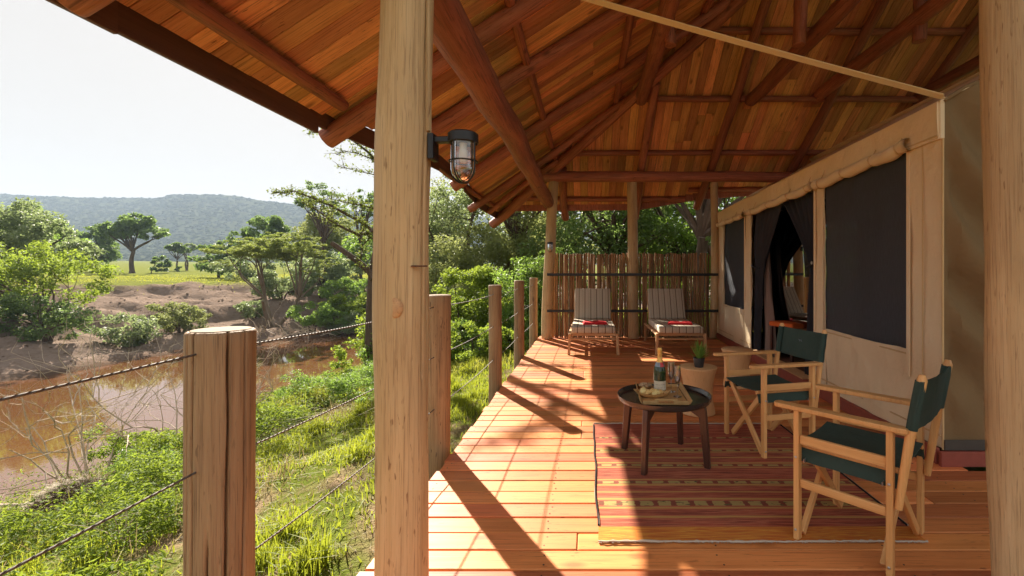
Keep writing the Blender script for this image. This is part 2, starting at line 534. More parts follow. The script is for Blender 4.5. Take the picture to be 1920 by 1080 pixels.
MAT['grass'] = leafmat('lawn_grass', (0.1015, 0.1575, 0.0148), (0.2142, 0.2490, 0.0241), .5, (0.4735, 0.5082, 0.0370))
MAT['tallgrass'] = leafmat('tall_grass', (0.1109, 0.1575, 0.0185), (0.2328, 0.2490, 0.0388), .5, (0.5100, 0.4879, 0.0647))
MAT['herb'] = leafmat('bank_herb', (0.0637, 0.1198, 0.0148), (0.1381, 0.2046, 0.0259), .5, (0.3825, 0.4590, 0.0416))
MAT['drygrass'] = leafmat('dry_grass', (0.1612, 0.1249, 0.0605), (0.2418, 0.1894, 0.0927), .4, (0.3063, 0.2418, 0.1048))
MAT['succulent'] = leafmat('succulent_leaf', (.16, .30, .06), (.26, .42, .08), .4, (.40, .58, .12))
MAT['yellowleaf'] = leafmat('small_yellow_leaf', (0.0749, 0.1076, 0.0234), (0.1310, 0.1591, 0.0328), .45, (0.2621, 0.3182, 0.0562))

def glassmat(name, col, tint=1.0, rough=0.0, refl=.08, alpha=.9):
    t = NT(name)
    tr = t.n('BsdfTransparent'); tr.inputs[0].default_value = (*col, 1)
    gl = t.n('BsdfGlossy'); gl.inputs['Roughness'].default_value = rough; gl.inputs[0].default_value = (1, 1, 1, 1)
    lw = t.n('LayerWeight'); lw.inputs[0].default_value = .35
    f = t.math('ADD', t.math('MULTIPLY', lw.outputs['Fresnel'], .8), refl, True)
    mx = t.n('MixShader'); t.l(f, mx.inputs[0]); t.l(tr.outputs[0], mx.inputs[1]); t.l(gl.outputs[0], mx.inputs[2])
    t.l(mx.outputs[0], t.out.inputs[0])
    return t.m
t = NT('hill_scrub_leaf')
g_ = t.n('NewGeometry')
t.bsdf(t.mix(g_.outputs['Random Per Island'], (.026, .040, .018), (.050, .064, .030)), 1.0, 0.0)
MAT['scrub'] = t.m
MAT['glass'] = glassmat('clear_glass', (.93, .94, .94))
MAT['paneglass'] = glassmat('door_glass', (.30, .29, .28), refl=.22)
t = NT('bottle_glass')
t.bsdf((.012, .035, .010), .06, .7, None)
MAT['bottle'] = t.m

# window screen: fine woven mesh that lets a little light through
t = NT('window_screen_mesh')
f = t.noise(t.coords((1, 1, 1)), 260, 2, .5)
f2 = t.noise(t.coords((1, 9, 1)), 14, 4, .6)
c = t.mix(f2, (.035, .039, .047), (.095, .102, .118))
b = t.bsdf(c, .75, .25, t.bump(f, .3, .002))
tr = t.n('BsdfTransparent')
mx = t.n('MixShader'); mx.inputs[0].default_value = .16
t.l(b.outputs[0], mx.inputs[1]); t.l(tr.outputs[0], mx.inputs[2]); t.l(mx.outputs[0], t.out.inputs[0])
MAT['screen'] = t.m

# lounger stripes
t = NT('striped_cushion_cloth')
tc = t.n('TexCoord'); sx = t.n('SeparateXYZ'); t.l(tc.outputs['Object'], sx.inputs[0])
x = sx.outputs[0]
fr = t.math('FRACT', t.math('MULTIPLY', x, 9.2))
col = t.ramp(fr, [(0, (.46, .38, .28)), (.10, (.60, .54, .44)), (.17, (.26, .20, .135)), (.23, (.60, .54, .44)), (.30, (.30, .235, .16)),
                  (.36, (.58, .52, .42)), (.44, (.42, .35, .255)), (.56, (.60, .54, .44)), (.62, (.17, .12, .085)), (.74, (.30, .24, .17)),
                  (.80, (.60, .54, .44)), (.88, (.36, .295, .21)), (.94, (.60, .54, .44))], 'CONSTANT')
nn = t.noise(t.coords((1, 1, 1)), 350, 2, .5)
t.bsdf(col, .9, .15, t.bump(t.math('ADD', nn, t.math('MULTIPLY', t.noise(t.coords((1, 1, 1)), 8, 3), 3)), .2, .006))
MAT['stripe'] = t.m

# kilim
RUG_D = 1.715
t = NT('striped_kilim_wool')
tc = t.n('TexCoord'); sx = t.n('SeparateXYZ'); t.l(tc.outputs['Object'], sx.inputs[0])
wob = t.noise(t.coords((1.2, 6, 1)), 1.0, 3)
yy = t.math('ADD', sx.outputs[1], t.math('MULTIPLY', t.math('SUBTRACT', wob, .5), .022))
T = t.math('DIVIDE', yy, RUG_D)
cy = t.n('CombineXYZ'); t.l(yy, cy.inputs[1]); t.l(t.math('MULTIPLY', sx.outputs[0], .03), cy.inputs[0])
s1 = t.noise(cy.outputs[0], 26, 4, .75)
s2 = t.noise(cy.outputs[0], 170, 2, .6)
base = t.ramp(s1, [(.34, (.085, .030, .026)), (.43, (.38, .078, .050)), (.48, (.50, .165, .095)), (.53, (.19, .042, .036)), (.60, (.42, .10, .060)), (.68, (.52, .25, .13))])
base = t.mix(t.ramp(s2, [(.60, 0.0), (.70, .75)]), base, (.07, .022, .026))
base = t.mix(t.ramp(s2, [(.30, .7), (.38, 0.0)]), base, (.40, .16, .075))
orange = t.ramp(s2, [(.38, (.46, .12, .03)), (.5, (.60, .20, .035)), (.6, (.68, .36, .06)), (.66, (.42, .10, .035))])
nearb = t.ramp(T, [(0, 1.0), (.072, 1.0), (.078, 0.0)])
base = t.mix(nearb, base, orange)
def band(c, w):
    c /= RUG_D; w /= RUG_D
    return t.ramp(T, [(c - w, 0.0), (c - w * .85, 1.0), (c + w * .85, 1.0), (c + w, 0.0)])
oc = None
for (c_, w_) in ((.365, .030), (.625, .018), (.875, .014), (1.13, .014), (1.385, .012)):
    b_ = band(c_, w_)
    oc = b_ if oc is None else t.math('MAXIMUM', oc, b_)
ovx = t.math('SINE', t.math('MULTIPLY', sx.outputs[0], 62))
ov2 = t.noise(t.coords((20, 55, 1)), 1.0, 2, .5)
motif = t.mix(t.math('GREATER_THAN', t.math('ADD', ovx, t.math('MULTIPLY', ov2, 1.6)), 1.35), (.36, .29, .11), (.20, .055, .04))
motif = t.mix(t.math('GREATER_THAN', ov2, .62), motif, (.10, .105, .05))
base = t.mix(oc, base, motif)
yl = None
for c_ in (.22, .316, .415, .50, .59, .66, .84, .91, 1.0, 1.10, 1.16, 1.26):
    b_ = band(c_, .009)
    yl = b_ if yl is None else t.math('MAXIMUM', yl, b_)
base = t.mix(t.math('MULTIPLY', yl, .8), base, (.52, .33, .10))
wv = t.noise(t.coords((160, 420, 1)), 1.0, 2, .5)
base = t.mix(t.math('MULTIPLY', t.ramp(wv, [(.4, 0.0), (.7, 1.0)]), .3), base, (.42, .22, .12))
t.bsdf(base, .95, .1, t.bump(t.math('ADD', wv, s2), .5, .004))
MAT['rug'] = t.m
t = NT('black_white_braid')
w = t.n('TexWave'); w.inputs['Scale'].default_value = 22; t.l(t.coords((.4, 1, 1)), w.inputs['Vector'])
t.bsdf(t.ramp(w.outputs['Fac'], [(.45, (.03, .022, .022)), (.55, (.42, .33, .26))]), .9, .1)
MAT['braid'] = t.m

# twisted wire
t = NT('twisted_wire_rope')
w = t.n('TexWave'); w.inputs['Scale'].default_value = 26; w.bands_direction = 'DIAGONAL'
t.l(t.coords((2.2, 2.2, 1)), w.inputs['Vector'])
t.bsdf(t.mix(w.outputs['Fac'], (.11, .095, .085), (.18, .155, .135)), .65, .3, t.bump(w.outputs['Fac'], .8, .004), .2)
MAT['rope'] = t.m

# ------------------------------------------------------------------ terrain
CL = np.array([(-18.5, -400), (-18.8, 0), (-18.5, 12), (-18.2, 20), (-17.6, 26), (-14.6, 31.8), (-9, 36), (0, 40), (20, 45), (120, 60), (900, 150)], float)
HW = np.array([7.5, 7, 7, 7, 6.8, 5.6, 5, 5, 5, 6, 8])
def river_s(x, y):
    x = np.asarray(x, float); y = np.asarray(y, float)
    best = np.full(x.shape, 1e9); sgn = np.ones(x.shape); hw = np.zeros(x.shape)
    for i in range(len(CL) - 1):
        a, b = CL[i], CL[i + 1]
        d = b - a; L2 = d @ d
        tt = np.clip(((x - a[0]) * d[0] + (y - a[1]) * d[1]) / L2, 0, 1)
        px = a[0] + tt * d[0]; py = a[1] + tt * d[1]
        dist = np.hypot(x - px, y - py)
        cr = d[0] * (y - py) - d[1] * (x - px)             # >0 left of the line = far bank
        m = dist < best
        best = np.where(m, dist, best); sgn = np.where(m, np.where(cr > 0, -1, 1), sgn)
        hw = np.where(m, HW[i] + (HW[i + 1] - HW[i]) * tt, hw)
    return best - hw, sgn                                   # s>0 on land; sgn=1 near bank, -1 far bank
WATER = -3.55
def ground_h(x, y):
    s, sg = river_s(x, y)
    sn = s + 1.3 * vnoise(np.asarray(x) * .22, np.asarray(y) * .22, 5)
    near = np.interp(s, [-7, 0, .8, 2.6, 5, 7.5, 10, 30, 400], [-5, -3.6, -3.15, -2.65, -1.9, -1.15, -.66, -.55, -.5])
    sf = s + 2.4 * vnoise(np.asarray(x) * .13, np.asarray(y) * .13, 9) + 1.0 * vnoise(np.asarray(x) * .5, np.asarray(y) * .5, 19)
    far = np.interp(sf, [-7, 0, 3, 8, 9.0, 12.5, 15.5, 17.0, 25, 60, 150, 400, 1500], [-5, -3.62, -3.15, -2.4, -1.55, -1.1, -.6, .1, .4, .75, 2.6, 8, 30])
    h = np.where(sg > 0, near, far)
    amp = np.where(sg > 0, .10, np.where(s < 20, .55, .15)) * np.clip(s / 2 + .3, 0, 1)
    return h + amp * fbm(np.asarray(x) * .8, np.asarray(y) * .8, 2, 4)

def gz(x, y):
    return float(ground_h(np.array([x]), np.array([y]))[0])

def steps(a, b, st, lo, hi, g=1.28):
    mid = list(np.arange(a, b + 1e-6, st))
    l, d = [], st
    p = a
    while p > lo: d *= g; p -= d; l.append(max(p, lo))
    r, d = [], st
    p = mid[-1]
    while p < hi: d *= g; p += d; r.append(min(p, hi))
    return np.array(l[::-1] + mid + r)
gx = steps(-66, 10, .42, -2400, 2400)
gy = steps(-5, 62, .42, -600, 1480)
X, Y = np.meshgrid(gx, gy)
Z = ground_h(X, Y)
V = np.stack([X, Y, Z], -1).reshape(-1, 3)
nx, ny = len(gx), len(gy)
I = np.arange(nx * ny).reshape(ny, nx)
F = np.stack([I[:-1, :-1], I[:-1, 1:], I[1:, 1:], I[1:, :-1]], -1).reshape(-1, 4)
me = mesh_np('ground', V, F, True)
S_, SG_ = river_s(X, Y)
zone_far = np.clip((S_ + 4 * vnoise(X * .2, Y * .2, 31) - 16.5) / 2.5, 0, 1)
zone_near = np.clip((S_ - 1.6) / 1.4, 0, 1)
grassy = np.where(SG_ > 0, zone_near, zone_far)
wet = np.clip(1 - (S_ - .2) / (1.2 + 1.2 * (vnoise(X * .6, Y * .6, 8) + .5)), 0, 1)
ca = me.attributes.new('zone', 'FLOAT_COLOR', 'POINT')
cc = np.stack([grassy, wet, (SG_ > 0).astype(float), np.ones_like(wet)], -1).reshape(-1).astype(np.float32)
ca.data.foreach_set('color', cc)
t = NT('earth_and_grass')
at = t.n('Attribute', attribute_name='zone')
sp = t.n('SeparateColor'); t.l(at.outputs['Color'], sp.inputs[0])
o = t.coords((1, 1, 1))
n_big = t.noise(o, .45, 5, .6); n_mid = t.noise(o, 3.0, 5, .65); n_fine = t.noise(o, 26, 4, .7)
mud = t.mix(n_big, (.185, .140, .115), (.27, .205, .165))
mud = t.mix(t.ramp(n_mid, [(.48, 0.0), (.68, .55)]), mud, (.12, .083, .062))
mud = t.mix(sp.outputs[1], mud, (.085, .055, .038))
farg = t.mix(n_big, (.12, .145, .03), (.19, .195, .058))
farg = t.mix(t.ramp(n_mid, [(.5, 0.0), (.7, .6)]), farg, (.09, .115, .028))
dirt = t.mix(n_mid, (.27, .20, .122), (.19, .135, .082))
dirt = t.mix(t.ramp(n_fine, [(.5, 0.0), (.7, .6)]), dirt, (.33, .25, .15))
ng = t.mix(n_fine, (.07, .10, .016), (.14, .16, .033))
lawn = t.mix(t.ramp(t.noise(o, .8, 4, .6), [(.40, 0.0), (.52, 1.0)]), dirt, ng)
gr = t.mix(sp.outputs[2], farg, lawn)
col = t.mix(sp.outputs[0], mud, gr)
hb = t.math('ADD', t.math('MULTIPLY', n_mid, 1.0), t.math('MULTIPLY', n_fine, .35))
t.bsdf(col, 1.0, 0.0, t.bump(hb, .8, .14))
tag(link('ground', me, None, None, t.m), None, None, None, 'structure')

# water
t = NT('muddy_river_water')
o = t.coords((1.0, .45, 1))
n1 = t.noise(o, 2.6, 3, .55, .3); n2 = t.noise(o, 9, 2, .5)
big = t.noise(t.coords((1, .6, 1)), .18, 3, .5)
hh = t.math('ADD', n1, t.math('MULTIPLY', n2, .35))
c = t.mix(big, (.105, .046, .020), (.145, .066, .030))
t.bsdf(c, .03, .6, t.bump(hh, .05, .03), 0.0, IOR=1.6)
# water follows the river bed only
mb = MB()
pts = []
for i in range(len(CL) - 1):
    n_ = max(2, int(np.hypot(*(CL[i + 1] - CL[i])) / 3)) if i not in (0, len(CL) - 2) else 3
    for k in range(n_):
        f_ = k / n_
        pts.append((CL[i] * (1 - f_) + CL[i + 1] * f_, HW[i] * (1 - f_) + HW[i + 1] * f_))
pts.append((CL[-1], HW[-1]))
for i, (p, h_) in enumerate(pts):
    q0 = pts[max(0, i - 1)][0]; q1 = pts[min(len(pts) - 1, i + 1)][0]
    d = (q1 - q0) / np.linalg.norm(q1 - q0); nrm = np.array((-d[1], d[0]))
    for s_ in (-1, -.5, 0, .5, 1):
        mb.v.append((p[0] + nrm[0] * s_ * (h_ + 2.2), p[1] + nrm[1] * s_ * (h_ + 2.2), WATER))
for i in range(len(pts) - 1):
    for k in range(4):
        mb.f.append([i * 5 + k + 1, i * 5 + k, (i + 1) * 5 + k, (i + 1) * 5 + k + 1])
tag(mb.build('river_water', t.m), None, None, None, 'structure')

# hills on the horizon
HD = 1050.0
ridge_u = [-900, -300, 0, 100, 200, 300, 312, 360, 440, 480, 520, 600, 720, 900, 1200, 1800, 2600]
ridge_v = [400, 372, 361, 366, 369, 370, 364, 362, 366, 371, 377, 388, 398, 405, 410, 415, 430]
nu, nv = 240, 46
us = np.linspace(-900, 2600, nu)
HX, HT = np.meshgrid((us - PU) / FPX, np.linspace(0, 1, nv))
top = CAMZ + (PV - np.interp(HX * FPX + PU, ridge_u, ridge_v)) / FPX * HD
prof = np.where(HT < .62, (HT / .62) ** 1.35, 1 - .55 * ((HT - .62) / .38) ** 1.5)
dist = 430 + HT * (HD - 430) / .62
hxw = HX * dist; hyw = dist
base = 5.0
hz = base + (top * (0.985) - base) * prof + (fbm(hxw * .006, hyw * .006, 3, 4) * 16) * np.sin(np.clip(HT / .62, 0, 1) * PI) + fbm(hxw * .02, hyw * .02, 4, 3) * 3
VV = np.stack([hxw, hyw, hz], -1).reshape(-1, 3)
I = np.arange(nu * nv).reshape(nv, nu)
FF = np.stack([I[:-1, :-1], I[:-1, 1:], I[1:, 1:], I[1:, :-1]], -1).reshape(-1, 4)
t = NT('dry_hill_scrub')
o = t.coords((1, 1, 1))
a = t.noise(o, .012, 5, .6); b = t.noise(o, .06, 5, .65)
c = t.mix(a, (.045, .058, .030), (.075, .08, .044))
c = t.mix(t.ramp(b, [(.48, 0.0), (.62, .8)]), c, (.034, .048, .022))
t.bsdf(c, 1.0, 0.0)
hills = link('hills', mesh_np('hills', VV, FF, True), None, None, t.m)
tag(hills, None, None, None, 'structure')

# scrub bushes scattered over the hills (uncountable)
def blob_mesh(name, centers, radii, seed=0, flat=.75, ring=(6, 3)):
    r = np.random.default_rng(seed)
    n = len(centers); a, k = ring
    th = np.linspace(0, 2 * PI, a, endpoint=False)
    base_v = [(0, 0, -.3)]
    for j in range(1, k + 1):
        ph = -.3 + (j - 1) / k * 1.2
        for q in th: base_v.append((math.cos(q) * math.cos(ph), math.sin(q) * math.cos(ph), math.sin(ph)))
    base_v.append((0, 0, 1))
    base_v = np.array(base_v); nb = len(base_v)
    fs = []
    for q in range(a): fs.append((0, 1 + (q + 1) % a, 1 + q))
    for j in range(k - 1):
        for q in range(a):
            p0 = 1 + j * a + q; p1 = 1 + j * a + (q + 1) % a
            fs += [(p0, p1, p1 + a), (p0, p1 + a, p0 + a)]
    for q in range(a): fs.append((1 + (k - 1) * a + q, 1 + (k - 1) * a + (q + 1) % a, nb - 1))
    fs = np.array(fs)
    v = base_v[None] * (1 + r.uniform(-.28, .28, (n, nb, 1))) * np.asarray(radii)[:, None, None]
    v[:, :, 2] *= flat
    v += np.asarray(centers)[:, None, :]
    f = fs[None] + (np.arange(n) * nb)[:, None, None]
    return mesh_np(name, v.reshape(-1, 3), f.reshape(-1, 3), False)
rr = np.random.default_rng(3)
N = 15000
uu = rr.uniform(-250, 1150, N); tt = rr.uniform(0.02, .66, N) ** .8
ddist = 430 + tt * (HD - 430) / .62
bx = (uu - PU) / FPX * ddist; by = ddist
fi = (uu + 900) / 3500 * (nu - 1); fj = tt * (nv - 1)
i0 = np.floor(fi).astype(int); j0 = np.floor(fj).astype(int); a_ = fi - i0; b_ = fj - j0
j1 = np.minimum(j0 + 1, nv - 1)
bz = (hz[j0, i0] * (1 - a_) + hz[j0, i0 + 1] * a_) * (1 - b_) + (hz[j1, i0] * (1 - a_) + hz[j1, i0 + 1] * a_) * b_
keep = (vnoise(bx * .012, by * .012, 77) + rr.uniform(-.5, .5, N)) > -.45
rad = rr.uniform(1.2, 3.4, N) * (.75 + ddist / 1600)
me = blob_mesh('hill_scrub', np.stack([bx, by, bz], -1)[keep], rad[keep], 4, .6, (5, 2))
tag(link('hill_scrub', me, None, None, MAT['scrub']), 'dark scrub bushes dotted all over the hazy far hillside', 'scrub', None, 'stuff')

# ------------------------------------------------------------------ deck
deck = thing('deck', (0, 0, 0), None, None, None, 0, 'structure')
PW, GAP = 0.1445, 0.0085
y = -1.6
row = 0
while y < 9.25:
    x0 = -0.985 + random.uniform(-.012, .012)
    x1 = 2.50 if y > 2.95 else 4.2
    cuts = [x0, x1]
    q = random.random()
    if q < .32: cuts = [x0, random.choice([-.05, .62, 1.3, 1.95]), x1]
    for a, b in zip(cuts[:-1], cuts[1:]):
        L = b - a - .004; w = PW - GAP
        m = MB().box((0, 0, 0), (L, w, .034)).mesh('plank', False, .004, 1)
        link('plank', m, deck, Matrix.Translation(((a + b) / 2, y + PW / 2, -.017 + random.uniform(-.0016, .0012))) @ Matrix.Rotation(random.uniform(-.0012, .0012), 4, 'Z'), MAT['plank'])
    y += PW; row += 1
for xx in (-.93, -.2, .6, 1.4, 2.2):
    MB().box((0, 0, 0), (.05, 10.8, .16)).build('joist', MAT['joist'], deck, Matrix.Translation((xx, 3.8, -.118)), bevel=.004)
for yy in (-1, 1.2, 3.3, 5.4, 7.4, 9.1):
    for xx in (-.80, 1.4):
        log('support_pile', (xx, yy, -1.0), (xx, yy, -.2), .07, .07, MAT['railpost'], deck, m=4, n=10)
# screw heads along the joist lines, far too many to count
sv = MB()
y = -1.6
while y < 5.0:
    for xx in (-.93, -.2, .6, 1.4, 2.2):
        for o in (.035, .105):
            if y > .9: sv.lathe([(.0046, 0), (.0046, .0008)], 6, (xx + random.uniform(-.008, .008), y + o, .0006))
    y += PW
tag(sv.build('deck_screws', MAT['black'], deck, Matrix()), kind='stuff')

# ------------------------------------------------------------------ roof
PITCH = .65
def zP1(x): return 2.77 + PITCH * (x + 1.75)
def zP2(y): return 9.40 - PITCH * y
RIDGE = 4.1
EY = [0.6, 2.1, 3.63, 4.45, 5.66, 7.0, 8.3, 10.4]
EX = [-2.15, -2.14, -2.12, -1.97, -1.82, -1.86, -2.0, -2.0]
def eave1(y): return float(np.interp(y, EY, EX))
FX = [-2.0, -1.6, 1.1, 2.4, 3.2, 10.5]
FY = [10.4, 10.2, 10.17, 9.88, 9.8, 9.8]
def eave2(x): return float(np.interp(x, FX, FY))
def hipx(y): return 8.45 - y
roof = thing('veranda_roof', (0.8, 4.5, 2.6), 'red-brown timber veranda roof with plank lining, poles and dark fascia', 'roof')

def board_on(quad, thick, nrm, name, mat, parent):
    """quad of world points (p0->p1 along board); local x along the board"""
    p = [Vector(q) for q in quad]
    xa = (p[1] - p[0]).normalized()
    na = Vector(nrm).normalized(); ya = na.cross(xa).normalized(); na = xa.cross(ya)
    c = sum(p, Vector()) / 4
    M = Matrix((xa, ya, na)).transposed().to_4x4(); M.translation = c
    Mi = M.inverted()
    lo = [Mi @ q for q in p]
    mb = MB()
    mb.add([(q.x, q.y, 0) for q in lo] + [(q.x, q.y, thick) for q in lo],
           [(3, 2, 1, 0), (4, 5, 6, 7), (0, 1, 5, 4), (1, 2, 6, 5), (2, 3, 7, 6), (3, 0, 4, 7)])
    return mb.build(name, mat, parent, M, bevel=.0025)

n1v = Vector((-PITCH, 0, 1)).normalized(); n2v = Vector((0, PITCH, 1)).normalized()
BW = .152
y = 0.62
nb = 0
while y < 10.3:
    ya, yb = y + .003, min(y + BW - .003, 10.36)
    w = yb - ya
    xe = max(eave1(ya), eave1(yb)) + .01
    if hipx(yb) < xe + .1: break
    ends = [xe]
    xm = random.uniform(.2, 2.2)
    hi = min(RIDGE, hipx(ya))
    if hi - xe > 2.6: ends.append(min(xe + random.choice([1.9, 2.4, 2.9]), hi - .6))
    ends.append(None)
    for a, b in zip(ends[:-1], ends[1:]):
        ba = min(RIDGE, hipx(ya)) if b is None else b - .003
        bb = min(RIDGE, hipx(yb)) if b is None else b - .003
        if bb - a < .05: continue
        dz = random.uniform(-.002, .002)
        board_on([(a, ya, zP1(a) + dz), (ba, ya, zP1(ba) + dz), (bb, yb, zP1(bb) + dz), (a, yb, zP1(a) + dz)], .018, n1v, 'roof_board', MAT['board'], roof)
        nb += 1
    y += BW
x = -1.95
while x < 8.0:
    xa, xb = x + .003, x + .147
    ye = min(eave2(xa), eave2(xb)) - .01
    def top(xx): return max(8.45 - xx, xx + .25, 4.35)
    ta, tb = top(xa), top(xb)
    ends = [ye]
    if ye - min(ta, tb) > 2.4: ends.append(ye - random.choice([1.3, 1.75, 2.2]))
    ends.append(None)
    for a, b in zip(ends[:-1], ends[1:]):
        ba = ta if b is None else b + .003
        bb = tb if b is None else b + .003
        if a - max(ba, bb) < .05: continue
        board_on([(xa, a, zP2(a)), (xa, ba, zP2(ba)), (xb, bb, zP2(bb)), (xb, a, zP2(a))], .018, n2v, 'roof_board', MAT['board'], roof)
        nb += 1
    x += .15
# weather skin above the lining
sk = MB()
def slab(mb, poly, up):
    n = len(poly)
    a = [Vector(p) + Vector(up) * .024 for p in poly]; b = [Vector(p) + Vector(up) * .10 for p in poly]
    mb.add(a + b, [tuple(range(n))[::-1], tuple(range(n, 2 * n))] + [(i, (i + 1) % n, n + (i + 1) % n, n + i) for i in range(n)])
yh = 8.45 - RIDGE
poly1 = [(eave1(yy), yy, zP1(eave1(yy))) for yy in EY] + [(RIDGE, yh, zP1(RIDGE)), (RIDGE, 0.6, zP1(RIDGE))]
slab(sk, poly1, (0, 0, 1))
xr = 2 * RIDGE + 2.0
poly2 = [(xx, eave2(xx), zP2(eave2(xx))) for xx in (-2.0, -1.6, 1.1, 2.4, 3.2, xr)] + [(RIDGE, yh, zP1(RIDGE))]
slab(sk, poly2, (0, 0, 1))
poly3 = [(RIDGE, 0.6, zP1(RIDGE)), (RIDGE, yh, zP1(RIDGE)), (xr, 9.8, zP1(2 * RIDGE - xr)), (xr, 0.6, zP1(2 * RIDGE - xr))]
slab(sk, poly3, (0, 0, 1))
sk.build('roof_covering', MAT['fascia'], roof)
# fascia strips
for i in range(len(EY) - 1):
    a = Vector((EX[i] - .012, EY[i], zP1(EX[i]) - .045)); b = Vector((EX[i + 1] - .012, EY[i + 1], zP1(EX[i + 1]) - .045))
    d = (b - a).normalized()
    MB().box((0, 0, 0), ((b - a).length + .012, .026, .17)).build('fascia_board', MAT['fascia'], roof,
        Matrix.Translation((a + b) / 2) @ Vector((d.x, d.y, 0)).to_track_quat('X', 'Z').to_matrix().to_4x4(), bevel=.004)
for i in range(len(FX) - 1):
    a = Vector((FX[i], FY[i] + .012, zP2(FY[i]) - .04)); b = Vector((FX[i + 1], FY[i + 1] + .012, zP2(FY[i + 1]) - .04))
    d = (b - a).normalized()
    MB().box((0, 0, 0), ((b - a).length + .012, .026, .17)).build('fascia_board', MAT['redlog'], roof,
        Matrix.Translation((a + b) / 2) @ Vector((d.x, d.y, d.z)).to_track_quat('X', 'Z').to_matrix().to_4x4(), bevel=.004)
RL = MAT['redlog']
def rl(name, p0, p1, r0, r1=None, **kw):
    L_ = (Vector(p1) - Vector(p0)).length
    kw['m'] = max(6, int(L_ * 9)); kw.setdefault('n', 22); kw.setdefault('wob', .10); kw.setdefault('knots', 1.6); kw['bend'] = kw.get('bend', .02) * 1.5
    return log(name, p0, p1, r0, r1 if r1 else r0 * .9, RL, roof, **kw)
# slope rafters on the river side
for (yt, yb_, r_, xe) in ((1.90, 1.9, .075, -2.16), (3.80, 3.55, .08, -2.16), (4.72, 5.1, .08, -2.06), (6.66, 6.40, .08, -1.95), (8.26, 7.7, .07, -2.12)):
    xt = min(RIDGE, hipx(yb_) - .1)
    rl('rafter', (xe, yt, zP1(xe) - (.075 if yt < 2 else .115)), (xt, yb_, zP1(xt) - .14), r_, r_ * .85, m=18, bend=.03)
# hip rafter
rl('hip_rafter', (-2.12, 10.32, zP1(-2.12) - .17), (RIDGE, yh, zP1(RIDGE) - .2), .10, .085, m=20, bend=.03)
# jack rafter beside the hip
rl('rafter', (-1.98, 9.2, zP1(-1.98) - .14), (-.55, 8.75, zP1(-.55) - .14), .06, .055)
# far slope rafters
for (xx, x2) in ((-.50, -.48), (1.07, 1.11), (2.37, 2.49), (4.0, 4.09), (5.62, 5.66), (7.2, 7.2)):
    yt = max(8.45 - x2, x2 + .25, 4.4) + .15
    ye = eave2(xx) + .17
    rl('rafter', (xx, ye, zP2(ye) - .165), (x2, yt, zP2(yt) - .165), .082, .07, m=18, bend=.03)
# purlins on the river side
for (xx, ya, yb_, r_) in ((-1.92, .65, 3.62, .05), (-1.88, 5.6, 9.7, .04), (-.61, .65, 8.9, .045), (.47, .65, 7.85, .048), (1.62, .65, 6.7, .048), (2.8, .65, 5.5, .048)):
    rl('purlin', (xx, ya, zP1(xx) - .055), (xx, yb_, zP1(xx) - .055), r_, r_, m=20, bend=.015)
# purlins on the far slope
for (yy, x0, x1, r_) in ((9.95, -1.7, 2.1, .055), (9.72, 2.12, 8.0, .05), (8.87, -.35, 8.6, .052), (7.84, .68, 7.6, .052), (6.85, 1.66, 6.6, .052), (5.8, 2.7, 5.6, .05)):
    rl('purlin', (x0, yy, zP2(yy) - .055), (x1, yy, zP2(yy) - .055), r_, r_, m=20, bend=.015)
# wall plates
rl('wall_plate', (-.80, .7, 2.66), (-.77, 8.86, 2.64), .125, .115, m=26, bend=.03, n=24, wob=.08)
rl('wall_plate', (-.86, 8.98, 3.15), (4.4, 8.98, 3.15), .105, .10, m=18, bend=.02)
# tie poles running out from the far rafters
for (xx, x2, ye, z_, r_) in ((.89, .88, 7.75, 4.19, .105), (2.75, 2.72, 7.8, 4.20, .105), (3.92, 3.95, 7.95, 4.29, .10), (5.62, 5.7, 7.95, 4.29, .085)):
    rl('tie_pole', (xx, ye, z_), (x2, 2.4 + xx * .25, z_ + .02), r_, r_ * .95, m=16, bend=.03)
for (xx, yy, z0, z1) in ((1.0, 5.55, 4.02, 4.50), (2.52, 5.5, 4.0, 5.2), (3.98, 5.55, 4.07, 5.55)):
    rl('hanging_strut', (xx, yy, z0), (xx, yy, z1), .075, .075, m=5)

# ------------------------------------------------------------------ roof posts
cr_near = [(a, z0, z1, d, w, dr) for (a, z0, z1, d, w, dr) in
           ((-1.05, .2, 3.2, .024, .042, .02), (-1.55, .5, 1.9, .018, .04, -.02), (-1.95, .9, 2.6, .020, .045, .02), (-.60, .4, 2.1, .018, .045, 0), (-.82, 1.6, 2.9, .020, .04, .02), (-1.32, 1.3, 2.7, .014, .036, 0))]
p = thing('roof_post', (-.695, 1.77, 0), 'pale peeled pole with knot and wall lantern, nearest to the camera', 'post', 'peeled poles holding up the veranda roof')
po_ = log('pole', (-.71, 1.77, .002), (-.675, 1.77, 2.95), .097, .094, MAT['pole'], p, n=210, m=70, wob=.055, bend=.02, cracks=cr_near, seed=2.0, bulge=((1.75, .22, .006), (1.15, .2, .004)))
kb = MB().lathe([(.034, 0), (.036, .006), (.033, .013), (.026, .016), (.012, .0155)], 22)
kb.v = [(v[0], v[1] * 1.18, v[2] + .0015 * math.sin(v[0] * 300)) for v in kb.v]
kb.build('knot', MAT['loungewood'], po_, Matrix.Translation(Pt(741, 577, 1.679)) @ Matrix.Rotation(R(90), 4, 'X') @ Matrix.Rotation(R(-14), 4, 'Y'), smooth=True)
MB().box((0, 0, 0), (.055, .02, .006)).build('saw_cut', MAT['joist'], po_, Matrix.Translation(Pt(786, 499, 1.685)), bevel=.002)
MB().tube([(-.60, 1.735, 1.83), (-.60, 1.735, 2.4), (-.59, 1.735, 2.95)], .009, 8).build('cable_cover', MAT['pole'], p, Matrix())
p = thing('roof_post', (1.665, 1.77, 0), 'pale peeled pole at the right edge, standing before the tent', 'post', 'peeled poles holding up the veranda roof')
